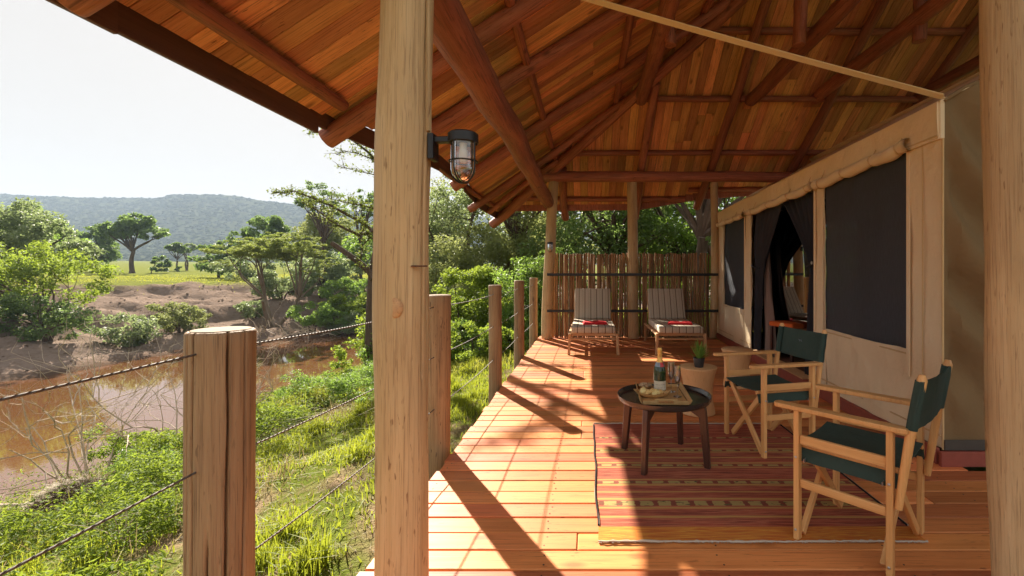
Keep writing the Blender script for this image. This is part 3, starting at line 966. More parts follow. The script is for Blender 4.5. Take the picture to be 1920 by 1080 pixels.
log('pole', (1.675, 1.77, .002), (1.605, 1.77, 4.8), .102, .10, MAT['pole'], p, n=72, m=50, wob=.07, bend=.02, seed=5.3, cracks=[(-1.9, .3, 2.2, .006, .03, .02), (-2.4, 1.1, 3, .006, .03, 0), (-1.45, .6, 1.7, .005, .025, 0)])
p = thing('roof_post', (-.735, 9.0, 0), 'peeled pole at the far river corner of the deck, beside the stick screen', 'post', 'peeled poles holding up the veranda roof')
log('pole', (-.79, 9.0, .002), (-.66, 9.0, 3.06), .112, .095, MAT['pole'], p, n=24, m=20, wob=.06, bend=.025, seed=8.1)
p = thing('roof_post', (.88, 9.02, 0), 'peeled pole in the middle of the stick screen, between the loungers', 'post', 'peeled poles holding up the veranda roof')
log('pole', (.89, 9.02, .002), (.87, 9.02, 3.06), .105, .095, MAT['pole'], p, n=24, m=20, wob=.06, bend=.02, seed=9.4)
p = thing('roof_post', (2.46, 9.02, 0), 'slim peeled pole at the far tent corner, by the end of the stick screen', 'post', 'peeled poles holding up the veranda roof')
log('pole', (2.46, 9.05, .002), (2.48, 9.05, 3.06), .075, .072, MAT['pole'], p, n=20, m=20, wob=.06, bend=.02, seed=11.2)

# ------------------------------------------------------------------ railing
rails = [(-1.19, 1.50, 1.112, .092, 'thick cracked railing post in the left foreground, big flat sawn top'),
         (-1.10, 3.40, 1.13, .09, 'railing post half hidden behind the nearest pale roof pole'),
         (-1.06, 5.27, 1.15, .072, 'railing post third from the camera along the deck edge'),
         (-1.06, 7.13, 1.168, .076, 'railing post fourth along the deck edge, second from the screen corner'),
         (-1.06, 9.03, 1.185, .078, 'farthest railing post on the deck edge, next to the screen corner')]
for i, (x, y, h, r_, lab) in enumerate(rails):
    g = gz(x, y) - .15
    p = thing('railing_post', (x, y, g), lab, 'post', 'brown posts of the wire railing')
    if i == 0:
        ck = [(-.75, .9, 1.95, .035, .028, .02), (-1.75, .8, 1.95, .030, .028, -.03), (-.25, .6, 1.95, .020, .025, .04), (-2.05, .7, 1.95, .016, .03, 0), (-1.35, .4, 1.3, .022, .03, .1), (-1.1, .4, 1.1, .015, .03, -.1)]
        sh_ = log('shaft', (x, y, g), (x, y, h), r_ * 1.0, r_, MAT['railpost'], p, n=240, m=70, wob=.03, bend=.004, cracks=ck, seed=3.3, endbev=.008)
    else:
        sh_ = log('shaft', (x, y, g), (x, y, h), r_ * 1.04, r_, MAT['railpost'], p, n=40, m=24, wob=.04, bend=.01, seed=i * 2.7, endbev=.007,
            cracks=[(-1.2 - .3 * i, 1.0, 1.9, .006, .06, .02)])
    c = MB()
    n_ = 40
    c.lathe([(r_ - .010, 0), (r_ - .013, .0022), (.002, .0024)], n_)
    c.build('sawn_top', MAT['cutend'], sh_, Matrix.Translation((x, y, h + .0006)))
cab = [(1.05, 'top'), (.69, 'middle'), (.315, 'lowest')]
for z_, nm in cab:
    pts = [(-1.215, -.9, z_)]
    ys = [1.5, 3.4, 5.27, 7.13, 9.03]; xs = [-1.195, -1.10, -1.06, -1.06, -1.06]
    yy = [-.9] + ys; xx = [-1.25] + xs
    pts = []
    for a in range(len(yy) - 1):
        for k in range(8):
            f_ = k / 8
            pts.append((xx[a] + (xx[a + 1] - xx[a]) * f_, yy[a] + (yy[a + 1] - yy[a]) * f_, z_ - .018 * 4 * f_ * (1 - f_)))
    pts.append((xs[-1], ys[-1], z_))
    mb = MB().tube(pts, .0036, 8)
    Mx = Matrix.Rotation(R(-90), 4, 'X')      # keep the lay of the strands along local z
    mb.v = [tuple(Mx.inverted() @ Vector(v)) for v in mb.v]
    o = mb.build('railing_cable', MAT['rope'], None, Mx, smooth=True)
    tag(o, {'top': 'topmost twisted wire rope strung through the railing posts', 'middle': 'middle twisted wire rope strung through the railing posts',
            'lowest': 'lowest twisted wire rope strung through the railing posts'}[nm], 'cable', 'wire ropes of the railing')

# ------------------------------------------------------------------ lanterns
def lantern(x, y, z, rz, label):
    L = thing('wall_lantern', (x, y, z), label, 'lantern', 'black caged wall lanterns', rz)
    # local: mounts on a face at x=0, reaches out along +x ; z=0 at the cap top
    I4 = Matrix()
    MB().box((.011, 0, -.05), (.022, .06, .098)).build('back_plate', MAT['black'], L, local=I4, bevel=.003)
    MB().box((.055, 0, -.022), (.075, .032, .022)).build('arm', MAT['black'], L, local=I4, bevel=.003)
    cx = .128
    MB().lathe([(.020, .004), (.050, .003), (.056, -.002), (.0565, -.034), (.053, -.036), (.050, -.030), (.010, -.028)], 32, (cx, 0, 0)).build('cap', MAT['black'], L, local=I4, smooth=True)
    prof = [(.046, -.034), (.046, -.13)] + [(.046 * math.cos(a), -.13 - .05 * math.sin(a)) for a in np.linspace(.15, 1.5, 8)]
    gj_ = MB().lathe(prof, 28, (cx, 0, 0), cap=False).build('glass_jar', MAT['glass'], L, local=I4, smooth=True)
    bb = MB().lathe([(.014, -.036), (.014, -.06), (.016, -.062), (.016, -.10), (.010, -.108), (.002, -.11)], 16, (cx, 0, 0)).build('bulb', MAT['glow'], gj_, local=I4, smooth=True)
    cg = MB()
    for k in range(4):
        a = PI / 4 * 0 + k * PI / 2 - .35
        path = [(cx + .052 * math.cos(a), .052 * math.sin(a), -.034), (cx + .052 * math.cos(a), .052 * math.sin(a), -.13)]
        for q in np.linspace(.2, PI / 2, 7):
            path.append((cx + .052 * math.cos(q) * math.cos(a), .052 * math.cos(q) * math.sin(a), -.13 - .056 * math.sin(q)))
        cg.tube(path, .0032, 6)
    ring = [(cx + .052 * math.cos(a), .052 * math.sin(a), -.105) for a in np.linspace(0, 2 * PI, 33)]
    cg.tube(ring, .0028, 6, False)
    cg.build('cage', MAT['black'], L, local=I4, smooth=True)
    return L
lantern(-.598, 1.752, 1.822, R(-4), 'black caged lantern bracketed on the nearest pale roof pole')
lantern(-.715, 8.885, 1.865, R(-90), 'small black caged lantern on the far corner roof pole')

# ------------------------------------------------------------------ stick screen
scr = thing('stick_screen', (.88, 9.1, 0), 'screen of upright bark sticks with two black straps behind the loungers', 'screen')
rr = random.Random(4)
x = -.70
while x < 2.42:
    d = rr.uniform(.034, .054)
    xc = x + d / 2
    h = 1.665 + rr.uniform(-.02, .016)
    yy = 9.17 + rr.uniform(-.012, .012)
    log('stick', (xc + rr.uniform(-.006, .006), yy, .004), (xc + rr.uniform(-.012, .012), yy, h), d / 2, d / 2 * rr.uniform(.8, 1), MAT['stick'], scr,
        n=8, m=6, wob=.15, bend=.012, endbev=.004)
    x += d + rr.choice([-.002, .0, .002, .005, .009])
for z_ in (1.25, .55):
    MB().box((.865, 8.885, z_), (3.30, .006, .052)).build('strap', MAT['black'], scr, Matrix(), bevel=.002)

# ------------------------------------------------------------------ tent
TN = 3.12; TF = 9.32
def wx(y): return 2.40 + (y - TN) * .0265
tent = thing('safari_tent', (2.5, 6.2, 0), 'tan canvas safari tent with dark mesh windows and rolled flaps', 'tent')
def wrinkle(y, z, a=.006):
    a *= 1.9
    return 2.2 * a * mnoise.noise((y * 1.7 + z * .6, z * 1.1, 2.2)) + 1.1 * a * mnoise.noise((y * 6 - z * 2.5, z * 2.2, 5.2)) + .5 * a * mnoise.noise((y * 13 + z * 6, z * 4, 8.2))
def panel(name, y0, y1, z0, z1, off=0.0, mat='canvas', amp=.006, thick=.010, nn=None, parent=tent):
    nu_ = nn[0] if nn else max(2, int((y1 - y0) / .08)); nv_ = nn[1] if nn else max(2, int((z1 - z0) / .08))
    mb = MB().grid(lambda s, t_: Vector((wx(y0 + (y1 - y0) * s) + off + wrinkle(y0 + (y1 - y0) * s, z0 + (z1 - z0) * t_, amp),
                                         y0 + (y1 - y0) * s, z0 + (z1 - z0) * t_)), nu_, nv_, (thick, 0, 0))
    return mb.build(name, MAT[mat], parent, Matrix(), smooth=True)
panel('wall_panel', TN, 3.47, .10, 2.26)
panel('wall_panel', 3.472, 4.76, .10, .715, 0, 'canvas', .012)
panel('wall_panel', 4.762, 4.99, .10, 2.24)
panel('wall_panel', 7.06, 7.38, .10, 2.24)
panel('wall_panel', 7.382, 8.62, .10, .70, 0, 'canvas', .012)
panel('wall_panel', 8.622, TF, .10, 2.24)
panel('eave_band', TN, TF, 2.20, 2.452, -.022, 'canvas', .007, .016)
for (y0, y1, z0, z1) in ((3.46, 4.775, .70, 2.24), (7.37, 8.63, .69, 2.24)):
    panel('window_screen', y0, y1, z0, z1, .022, 'screen', .006, .003)
for (yy, z0, z1, w_) in ((3.455, .52, 2.2, .035), (4.785, .62, 2.2, .03), (4.96, .1, 2.2, .035), (7.085, .1, 2.2, .035), (7.365, .5, 2.2, .03), (8.64, .5, 2.2, .03)):
    MB().box((wx(yy) - .008, yy, (z0 + z1) / 2), (.012, w_, z1 - z0)).build('flap_strip', MAT['canvas'], tent, Matrix(), bevel=.003)
for (y0, y1, z_) in ((3.47, 4.78, .688), (7.38, 8.62, .672), (TN, 4.99, .19), (7.06, TF, .19), (TN, TF, 2.225)):
    MB().box((wx((y0 + y1) / 2) - (.012 if z_ < 2 else .034), (y0 + y1) / 2, z_), (.006, y1 - y0, .012), Matrix.Rotation(-.0265, 3, 'Z')).build('seam', MAT['strap'], tent, Matrix(), bevel=.002)
for yy in (3.30, 8.95):
    MB().box((wx(yy) - .010, yy, 1.15), (.006, .010, 2.1)).build('seam', MAT['strap'], tent, Matrix(), bevel=.002)
# rolled flaps
def roll(y0, y1, z0, z1, r_, nm='rolled_flap'):
    n_ = 34
    pts, rad = [], []
    ties = [.06, .30, .62, .93] if y1 - y0 > 1 else [.1, .55, .92]
    for i in range(n_ + 1):
        s = i / n_
        sag = .016 * math.sin(s * PI * (len(ties) - 1)) ** 2
        pinch = 1 - .30 * max(math.exp(-((s - q) / .022) ** 2) for q in ties)
        pts.append((wx(y0 + (y1 - y0) * s) - .052 + .006 * mnoise.noise((s * 9, y0, 1)), y0 + (y1 - y0) * s, z0 + (z1 - z0) * s - sag + .006 * mnoise.noise((s * 12, y0, 4))))
        rad.append(r_ * pinch * (1 + .10 * mnoise.noise((s * 14, y0, 8))))
    o = MB().tube(pts, rad, 18, False).build(nm, MAT['canvas'], tent, Matrix(), smooth=True)
    # spiral end
    sp_ = MB()
    p0 = Vector(pts[0])
    spiral = [(p0 + Vector((math.cos(a) * r_ * (.98 - a / 30), 0, math.sin(a) * r_ * (.98 - a / 30)))) for a in np.linspace(0, 4.4 * PI, 44)]
    sp_.grid(lambda s, t_: spiral[min(43, int(round(s * 43)))] + Vector((0, -.012 + .05 * t_, 0)), 43, 1, None)
    e = sp_.build('roll_end', MAT['canvas'], o, Matrix(), smooth=True)
    for q in ties:
        k = int(q * n_)
        c = Vector(pts[k]); rr_ = rad[k] * 1.12
        ring = [c + Vector((math.cos(a) * rr_, .004 * math.sin(3 * a), math.sin(a) * rr_)) for a in np.linspace(0, 2 * PI, 17)]
        MB().tube(ring, .006, 6, False).build('tie', MAT['strap'], o, Matrix(), smooth=True)
        MB().tube([c + Vector((0, 0, rr_)), c + Vector((.03, .01, rr_ + .05)), c + Vector((.04, 0, rr_ + .09))], .004, 5).build('tie', MAT['strap'], o, Matrix())
roll(3.40, 4.86, 2.235, 2.215, .052)
roll(4.92, 7.02, 2.215, 2.205, .047)
roll(7.30, 8.85, 2.205, 2.20, .043)
# plinth and mud flap
for (y0, y1) in ((TN, 5.05), (7.0, TF)):
    MB().box((wx((y0 + y1) / 2) - .032, (y0 + y1) / 2, .055), (.03, y1 - y0, .11), Matrix.Rotation(-.0265, 3, 'Z')).build('base_board', MAT['redpaint'], tent, Matrix(), bevel=.004)
MB().box((4.35, TN - .035, .05), (3.99, .03, .10)).build('base_board', MAT['redpaint'], tent, Matrix(), bevel=.004)
MB().box((4.36, TN - .016, .135), (3.92, .012, .07)).build('mud_flap', MAT['darkband'], tent, Matrix(), bevel=.003)
MB().box((wx(6.0) - .02, 6.02, .06), (.16, 1.95, .12), Matrix.Rotation(-.0265, 3, 'Z')).build('base_board', MAT['redpaint'], tent, Matrix(), bevel=.006)
for k in range(7):
    MB().box((wx(6.0) - .085 + k * .025, 6.02, .126), (.019, 1.9, .012), Matrix.Rotation(-.0265, 3, 'Z')).build('threshold_slat', MAT['stoolwood'], tent, Matrix(), bevel=.002)
# near end wall with drape folds, up to the gable
def sidewall(s, t_):
    x = 2.402 + 3.9 * s
    eave = 2.45; ridge = 3.5
    zt = eave + (ridge - eave) * (1 - abs(x - 4.35) / 1.95)
    z = .10 + (zt - .10) * t_
    q = (x - 2.4) * 1.25 + (z - 2.4) * .95
    f = .085 * math.sin(q * 11.5 + 1.6 * mnoise.noise((x * 1.5, z * 1.5, 1))) * min(1, s * 50) * min(1, t_ * 3.0) * (.35 + .65 * (1 - t_) ** .5) + .02 * mnoise.noise((x * 3, z * 3, 3))
    return Vector((x, TN - .004 + f * min(1, s * 60), z))
MB().grid(sidewall, 200, 60, (0, .008, 0)).build('end_wall', MAT['canvas_shaded'], tent, Matrix(), smooth=True)
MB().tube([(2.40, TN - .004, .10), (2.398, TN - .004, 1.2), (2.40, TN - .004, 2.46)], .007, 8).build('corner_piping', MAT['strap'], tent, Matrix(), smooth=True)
MB().tube([(2.40 + 1.95 * k / 14, TN - .012 + .004 * math.sin(k * 2.2), 2.455 + 1.05 * k / 14 + .012 * math.sin(k * 1.7)) for k in range(15)], .014, 8).build('gable_piping', MAT['canvas_shaded'], tent, Matrix(), smooth=True)
MB().box((2.392, TN + .004, 2.33), (.036, .03, .262)).build('corner_patch', MAT['canvas'], tent, Matrix(), bevel=.006)
# canvas roof, back and far walls
MB().grid(lambda s, t_: Vector((wx(TN + (TF - TN) * t_) - .03 + 1.98 * s, TN - .02 + (TF - TN + .04) * t_, 2.445 + 1.07 * s - .03 * math.sin(s * PI))), 12, 24, (0, 0, .01)).build('canvas_roof', MAT['canvas'], tent, Matrix(), smooth=True)
MB().grid(lambda s, t_: Vector((6.33 - 1.98 * s, TN - .02 + (TF - TN + .04) * t_, 2.445 + 1.07 * s - .03 * math.sin(s * PI))), 12, 24, (0, 0, .01)).build('canvas_roof', MAT['canvas'], tent, Matrix(), smooth=True)
MB().box((6.3, 6.2, 1.25), (.012, 6.2, 2.4)).build('back_wall', MAT['canvas'], tent, Matrix())
MB().add([(2.56, TF, 0.1), (6.3, TF, .1), (6.3, TF, 2.45), (4.4, TF, 3.5), (2.56, TF, 2.45), (2.56, TF - .01, 0.1), (6.3, TF - .01, .1), (6.3, TF - .01, 2.45), (4.4, TF - .01, 3.5), (2.56, TF - .01, 2.45)],
         [(0, 1, 2, 3, 4), (9, 8, 7, 6, 5)] + [(i, 5 + i, 5 + (i + 1) % 5, (i + 1) % 5) for i in range(5)]).build('end_wall', MAT['canvas'], tent, Matrix())
MB().box((4.36, 6.2, .05), (3.6, 6.1, .1)).build('tent_floor', MAT['joist'], tent, Matrix())
# curtains
def curtain(name, outer, inner, nfold, mat, off, z0=.13, z1=2.2, amp=.028):
    def fn(s, t_):
        z = z0 + (z1 - z0) * t_
        a = outer; b = float(np.interp(z, [q[0] for q in inner], [q[1] for q in inner]))
        yy = a + (b - a) * s
        wdt = abs(b - a)
        am = amp * min(1.0, .55 + .25 / max(.15, wdt))
        return Vector((wx(yy) + off + am * math.sin(s * nfold * 2 * PI + .5 * math.sin(z * 3)) + .02 * mnoise.noise((s * 4, z * 2, nfold)), yy, z))
    return MB().grid(fn, nfold * 10, 44, (.004, 0, 0)).build(name, MAT[mat], tent, Matrix(), smooth=True)
cR = curtain('door_curtain', 5.0, [(.1, 5.30), (.6, 5.27), (1.1, 5.20), (1.36, 5.17), (1.5, 5.27), (1.75, 5.5), (2.0, 5.74), (2.2, 5.98)], 6, 'charcoal', .06)
cL = curtain('door_curtain', 7.05, [(.1, 6.86), (.6, 6.84), (1.0, 6.74), (1.2, 6.72), (1.45, 6.62), (1.8, 6.32), (2.05, 6.12), (2.2, 6.0)], 6, 'charcoal', .06)
for (yy, par, y2) in ((5.03, cR, 5.21), (7.03, cL, 6.76)):
    MB().tube([(wx(yy) + .0, yy, 1.40), (wx(yy) - .005, (yy + y2) / 2, 1.36), (wx(y2) + .02, y2, 1.36)], .012, 8).build('tie_back', MAT['charcoal'], par, Matrix(), smooth=True)
    MB().lathe([(.016, 0), (.02, .004), (.016, .008)], 14).build('ring', MAT['bolt'], par, Matrix.Translation((wx(yy) - .006, yy, 1.40)) @ Matrix.Rotation(R(-90), 4, 'Y'), smooth=True)
curtain('curtain_liner', 6.86, [(.1, 6.42), (.5, 6.50), (1.0, 6.64), (1.4, 6.70), (2.2, 6.75)], 4, 'liner', .14, .12, 1.9, .03)
# hinged glass panel standing ajar behind the curtains
gd = Matrix.Translation((wx(7.0) + .16, 6.98, 1.18)) @ Matrix.Rotation(R(14), 4, 'Z')
o = MB().box((0, -.90, 0), (.006, 1.75, 2.0)).build('glass_door', MAT['paneglass'], tent, gd)
fr = MB()
fr.box((0, -.02, 0), (.03, .04, 2.06)); fr.box((0, -1.78, 0), (.03, .04, 2.06)); fr.box((0, -.90, 1.015), (.03, 1.72, .03)); fr.box((0, -.90, -1.015), (.03, 1.72, .03))
fr.build('door_frame', MAT['black'], o, gd, bevel=.003)

# strap from the tent corner up to the roof
mb = MB()
a = Vector((2.385, 3.10, 2.475)); b = Vector((-.72, 3.02, 3.30))
def strapf(s, t_):
    p = a.lerp(b, s); p.z -= .018 * math.sin(s * PI)
    return p + Vector((0, -.014 + .028 * t_, (.5 - t_) * .022))
tag(MB().grid(strapf, 40, 2, (0, 0, .006)).build('guy_strap', MAT['strap'], None, Matrix(), smooth=True), 'tan webbing strap stretched from the tent corner up to the roof', 'strap')
tag(MB().tube([a + Vector((.0, 0, 0)), a + Vector((.02, .02, -.012)), Vector((2.40, 3.115, 2.455))], .012, 8).build('strap_knot', MAT['strap'], bpy.data.objects['guy_strap'], Matrix(), smooth=True))

# inside the tent
dk = thing('desk', (3.05, 7.4, .1), 'dark desk inside the tent, seen through the door', 'desk')
MB().box((0, 0, .60), (.6, 1.1, .03)).build('desk_top', MAT['espresso'], dk, local=Matrix(), bevel=.004)
for sx_ in (-1, 1):
    for sy_ in (-1, 1):
        MB().box((sx_ * .26, sy_ * .5, .29), (.045, .045, .58)).build('leg', MAT['espresso'], dk, local=Matrix(), bevel=.003)
tag(MB().box((0, 0, 0), (.22, .30, .006)).build('folder', MAT['paper'], None, Matrix.Translation((2.9, 7.35, .72)) @ Matrix.Rotation(.3, 4, 'Z'), bevel=.001), 'pale folder lying on the dark desk inside the tent', 'folder')
ch = thing('desk_chair', (2.82, 6.35, .1), 'chair with an orange seat inside the tent doorway', 'chair', None, R(20))
MB().box((0, 0, .48), (.44, .44, .07)).build('seat', MAT['orange'], ch, local=Matrix(), bevel=.025, seg=3, smooth=True)
for sx_ in (-1, 1):
    for sy_ in (-1, 1):
        MB().box((sx_ * .19, sy_ * .19, .22), (.035, .035, .44)).build('leg', MAT['espresso'], ch, local=Matrix(), bevel=.003)
MB().box((.21, 0, .66), (.025, .42, .22)).build('backrest', MAT['espresso'], ch, local=Matrix(), bevel=.006)
lp = thing('table_lamp', (2.66, 3.62, .1), 'lamp with a pale shade, faint behind the big window screen', 'lamp')
MB().lathe([(.10, 0), (.10, .02), (.018, .03), (.016, 1.15), (.01, 1.2)], 18).build('stand', MAT['black'], lp, local=Matrix(), smooth=True)
MB().lathe([(.16, 1.14), (.12, 1.42)], 28, cap=False).build('shade', MAT['lampshade'], lp, local=Matrix(), smooth=True)

# ------------------------------------------------------------------ rug
rug = thing('kilim_rug', (.05, 2.215, .002), 'striped rust and maroon flat-woven rug with olive motif bands', 'rug')
def rugf(s, t_):
    x = 1.58 * s; y = RUG_D * t_
    ex = .006 * mnoise.noise((y * 3.0, 1, 0)) * (1 - s)
    return Vector((x + ex * 2, y + .006 * mnoise.noise((x * 2, 4, 0)) * (1 - t_), .004 + .004 * max(0, mnoise.noise((x * 2.6, y * 2.2, 3))) + .003 * max(0, mnoise.noise((x * 7, y * 7, 1)))))
MB().grid(rugf, 70, 70, (0, 0, -.003)).build('weave', MAT['rug'], rug, local=Matrix(), smooth=True)
fr = MB()
q = random.Random(2)
pts = [rugf(i / 110, 0) + Vector((0, -.004 + q.uniform(-.003, .003), .003)) for i in range(111)]
fr.tube(pts, [q.uniform(.003, .0062) for _ in pts], 6)
for i in range(230):
    b = rugf(q.random(), 0)
    fr.tube([b + Vector((0, 0, .003)), b + Vector((q.uniform(-.006, .006), -q.uniform(.006, .016), .001))], .0012, 4)
fr.build('fringe', MAT['white'], rug, local=Matrix(), smooth=True)
fr = MB().tube([rugf(i / 90, 1) + Vector((0, .004 + q.uniform(-.003, .003), .003)) for i in range(91)], [q.uniform(.003, .006) for _ in range(91)], 6)
fr.build('fringe', MAT['white'], rug, local=Matrix(), smooth=True)
for s_ in (0, 1):
    MB().tube([rugf(s_, .08 + .9 * i / 90) + Vector((0, 0, .003)) for i in range(91)], .006, 8).build('braided_edge', MAT['braid'], rug, local=Matrix(), smooth=True)

# ------------------------------------------------------------------ director's chairs
def director_chair(loc, rz, label):
    """local +y is the front of the seat"""
    c = thing('director_chair', loc, label, 'chair', 'wooden folding chairs by the coffee table', rz)
    W = MAT['chairwood']; I4 = Matrix()
    hx, fy, by = .248, .195, -.195
    def stick(name, p0, p1, w, h, up=(0, 0, 1), bev=.004, par=c):
        p0, p1 = Vector(p0), Vector(p1)
        M = frame_matrix(p0, p1, up); L = (p1 - p0).length
        return MB().box((0, 0, L / 2), (w, h, L)).build(name, W, par, local=(M if par is c else M), bevel=bev, seg=2)
    for sx_ in (-1, 1):
        for yy in (fy, by):
            lg = stick('leg', (sx_ * hx, yy, 0), (sx_ * hx, yy, .625), .040, .026, (0, 1, 0))
        # arm: flat plank with rounded front
        ol = []
        for k in range(9):
            a = PI * k / 8
            ol.append((.030 * math.cos(a), .285 + .022 * math.sin(a)))
        ol += [(-.030, -.22), (-.024, -.262), (.020, -.262), (.030, -.22)]
        n_ = len(ol)
        MB().add([(x_, y_, 0) for x_, y_ in ol] + [(x_, y_, .022) for x_, y_ in ol],
                 [tuple(range(n_))[::-1], tuple(range(n_, 2 * n_))] + [(i, (i + 1) % n_, n_ + (i + 1) % n_, n_ + i) for i in range(n_)]).build(
            'armrest', W, c, local=Matrix.Translation((sx_ * (hx + .004), 0, .626)) , bevel=.004, seg=2)
        stick('side_rail', (sx_ * hx, by + .014, .485), (sx_ * hx, fy - .014, .485), .020, .044)
        stick('side_rail', (sx_ * hx, by + .014, .275), (sx_ * hx, fy - .014, .275), .020, .040)
        # seat rail dowel
        MB().tube([(sx_ * .205, -.215, .445), (sx_ * .205, .225, .445)], .014, 10).build('seat_rail', W, c, local=I4, smooth=True)
        # back upright
        pts = [(sx_ * (hx - .006), -.222, .30), (sx_ * (hx - .006), -.262, .60), (sx_ * (hx - .008), -.305, .875)]
        bu = MB()
        bu.tube([pts[0], pts[1], (pts[2][0], pts[2][1], .855), pts[2]], [.016, .019, .019, .012], 10)
        bu.build('back_upright', W, c, local=I4, smooth=True)
        # bolts and bracket
        bt = MB()
        for (yy, zz) in ((fy, .05), (fy, .40), (by, .05), (by, .40)):
            bt.lathe([(.006, 0), (.006, .003), (.003, .005)], 8)
            k = len(bt.v) - 24
            for i in range(k, len(bt.v)):
                v = bt.v[i]
                bt.v[i] = (sx_ * (hx + .021) + sx_ * v[2], yy + v[0], zz + v[1])
        bt.build('bolt', MAT['bolt'], c, local=I4)
        for yy in (fy - .03, by + .03):
            MB().box((sx_ * .212, yy, .385), (.075, .004, .018)).build('bracket', MAT['bolt'], c, local=I4, bevel=.001)
    for yy, o_ in ((fy - .002, .020), (by + .002, -.020)):
        for s_, dy in ((-1, -.0135), (1, .0135)):
            stick('cross_leg', (-s_ * .215, yy - o_ + dy, .018), (s_ * .195, yy - o_ + dy, .435), .040, .022, (0, 1, 0))
    # seat canvas: sags between the rails and wraps them
    def seat(s, t_):
        x = -.235 + .47 * s; y = -.215 + .44 * t_
        e = min(s, 1 - s)
        z = .468 - .022 * math.sin(s * PI) ** 1 + .003 * mnoise.noise((x * 14, y * 14, 1))
        if e < .06: z -= (.06 - e) / .06 * .085; x *= 1 - (.06 - e) * .25
        return Vector((x, y, z))
    MB().grid(seat, 40, 14, (0, 0, -.007)).build('seat', MAT['green'], c, local=I4, smooth=True)
    # back canvas: sleeves round the uprights, slight belly to the rear
    def back(s, t_):
        x = -.266 + .532 * s
        z = .645 + .205 * t_ - .012 * math.sin(s * PI) * (1 if t_ < .5 else .6)
        y = -.270 - .156 * (z - .60)
        y -= .014 * math.sin(s * PI) - .004 * mnoise.noise((s * 9, t_ * 4, 2))
        e = min(s, 1 - s)
        if e < .10: y -= .010 * math.sin(e / .10 * PI)
        return Vector((x, y, z))
    bk_ = MB().grid(back, 48, 10, (0, .006, 0)).build('backrest', MAT['green'], c, local=I4, smooth=True)
    def sleeve(sx_):
        return [(sx_ * (hx - .008), -.262 - .115 * (z - .60) * 1.36, z) for z in (.643, .70, .78, .848)]
    for sx_ in (-1, 1):
        b_ = MB()
        pts = sleeve(sx_)
        b_.tube(pts, [.0215, .022, .022, .021], 12, False)
        b_.build('back_sleeve', MAT['green'], bk_, local=I4, smooth=True)
    em = MB()
    for (a0, a1) in ((2.4, .8), (.7, -.6)):
        em.tube([(.012 * math.cos(a0) + .012 * k * math.cos(a1), 0, .012 * math.sin(a0) + .009 * k) for k in range(3)], [.0012, .003, .0008], 5)
    em.build('emblem', MAT['bluefoil'], bk_, local=Matrix.Translation((0, -.2985, .748)))
    return c
c1 = director_chair((1.36, 3.50, .006), math.atan2(-.23, -.97) - PI / 2, 'honey-wood director chair with green canvas facing the coffee table')
c2 = director_chair((1.335, 2.265, .006), math.atan2(.74, -.67) - PI / 2, 'green canvas director chair nearest the camera, its back to the tent corner')

# ------------------------------------------------------------------ coffee table and what stands on it
tb = thing('coffee_table', (.53, 3.21, .006), 'round dark tray-top coffee table with four splayed legs on the rug', 'table')
I4 = Matrix()
MB().lathe([(.004, .405), (.296, .405), (.312, .412), (.320, .425), (.3225, .448), (.319, .4495), (.3155, .447), (.311, .430), (.303, .4215), (.004, .420)], 64).build('tray_top', MAT['tabletop'], tb, local=I4, smooth=True)
for k in range(4):
    a = R(57 + 90 * k)
    rd = Vector((math.cos(a), math.sin(a), 0)); tg = Vector((-rd.y, rd.x, 0))
    m = MB()
    def ring(r0, r1, z, w):
        return [rd * r0 - tg * w, rd * r1 - tg * w, rd * r1 + tg * w, rd * r0 + tg * w], z
    rows = [ring(.292, .330, 0, .016), ring(.255, .306, .33, .018), ring(.14, .298, .392, .018), ring(.12, .296, .408, .018)]
    vs = []
    for ps, z in rows: vs += [p_ + Vector((0, 0, z)) for p_ in ps]
    fs = [(3, 2, 1, 0)]
    for i in range(3):
        for j in range(4):
            fs.append((i * 4 + j, i * 4 + (j + 1) % 4, (i + 1) * 4 + (j + 1) % 4, (i + 1) * 4 + j))
    fs.append((12, 13, 14, 15))
    m.add(vs, fs)
    m.build('leg', MAT['espresso'], tb, local=I4, bevel=.003)
TZ = .4275
tr = thing('serving_tray', (.522, 3.25, TZ), 'wooden serving tray with sloped sides on the dark coffee table', 'tray', None, R(-2))
MB().box((0, 0, .004), (.30, .45, .007)).build('tray_base', MAT['traywood'], tr, local=I4, bevel=.002)
for sx_ in (-1, 1):
    MB().add([(sx_ * .152, -.225, .006), (sx_ * .152, .225, .006), (sx_ * .166, .225, .046), (sx_ * .166, -.225, .030), (sx_ * .160, -.225, .006), (sx_ * .160, .225, .006), (sx_ * .174, .225, .046), (sx_ * .174, -.225, .030)],
             [(0, 1, 2, 3), (7, 6, 5, 4), (0, 4, 5, 1), (3, 2, 6, 7), (0, 3, 7, 4), (1, 5, 6, 2)]).build('tray_side', MAT['traywood'], tr, local=I4, bevel=.0015)
for sy_ in (-1, 1):
    m = MB(); yy = sy_ * .226
    for s_, w_ in ((-1, .05), (1, .05)):
        m.box((s_ * .108, yy, .016), (.086, .009, .026))
    m.box((0, yy, .008), (.13, .009, .010)); m.box((0, yy, .035), (.15, .009, .012))
    m.box((-.058, yy, .022), (.018, .0088, .020)); m.box((.058, yy, .022), (.018, .0088, .020))
    m.build('tray_handle', MAT['traywood'], tr, local=I4, bevel=.001)
BZ = TZ + .0085
bt = thing('champagne_bottle', (.515, 3.30, BZ), 'dark green sparkling wine bottle with gold foil neck and cream label', 'bottle')
prof = [(.036, 0), (.0425, .004), (.0435, .012), (.0435, .150), (.041, .175), (.034, .20), (.024, .222), (.018, .24), (.0155, .265), (.0148, .30)]
MB().lathe(prof, 40).build('glass_body', MAT['bottle'], bt, local=I4, smooth=True)
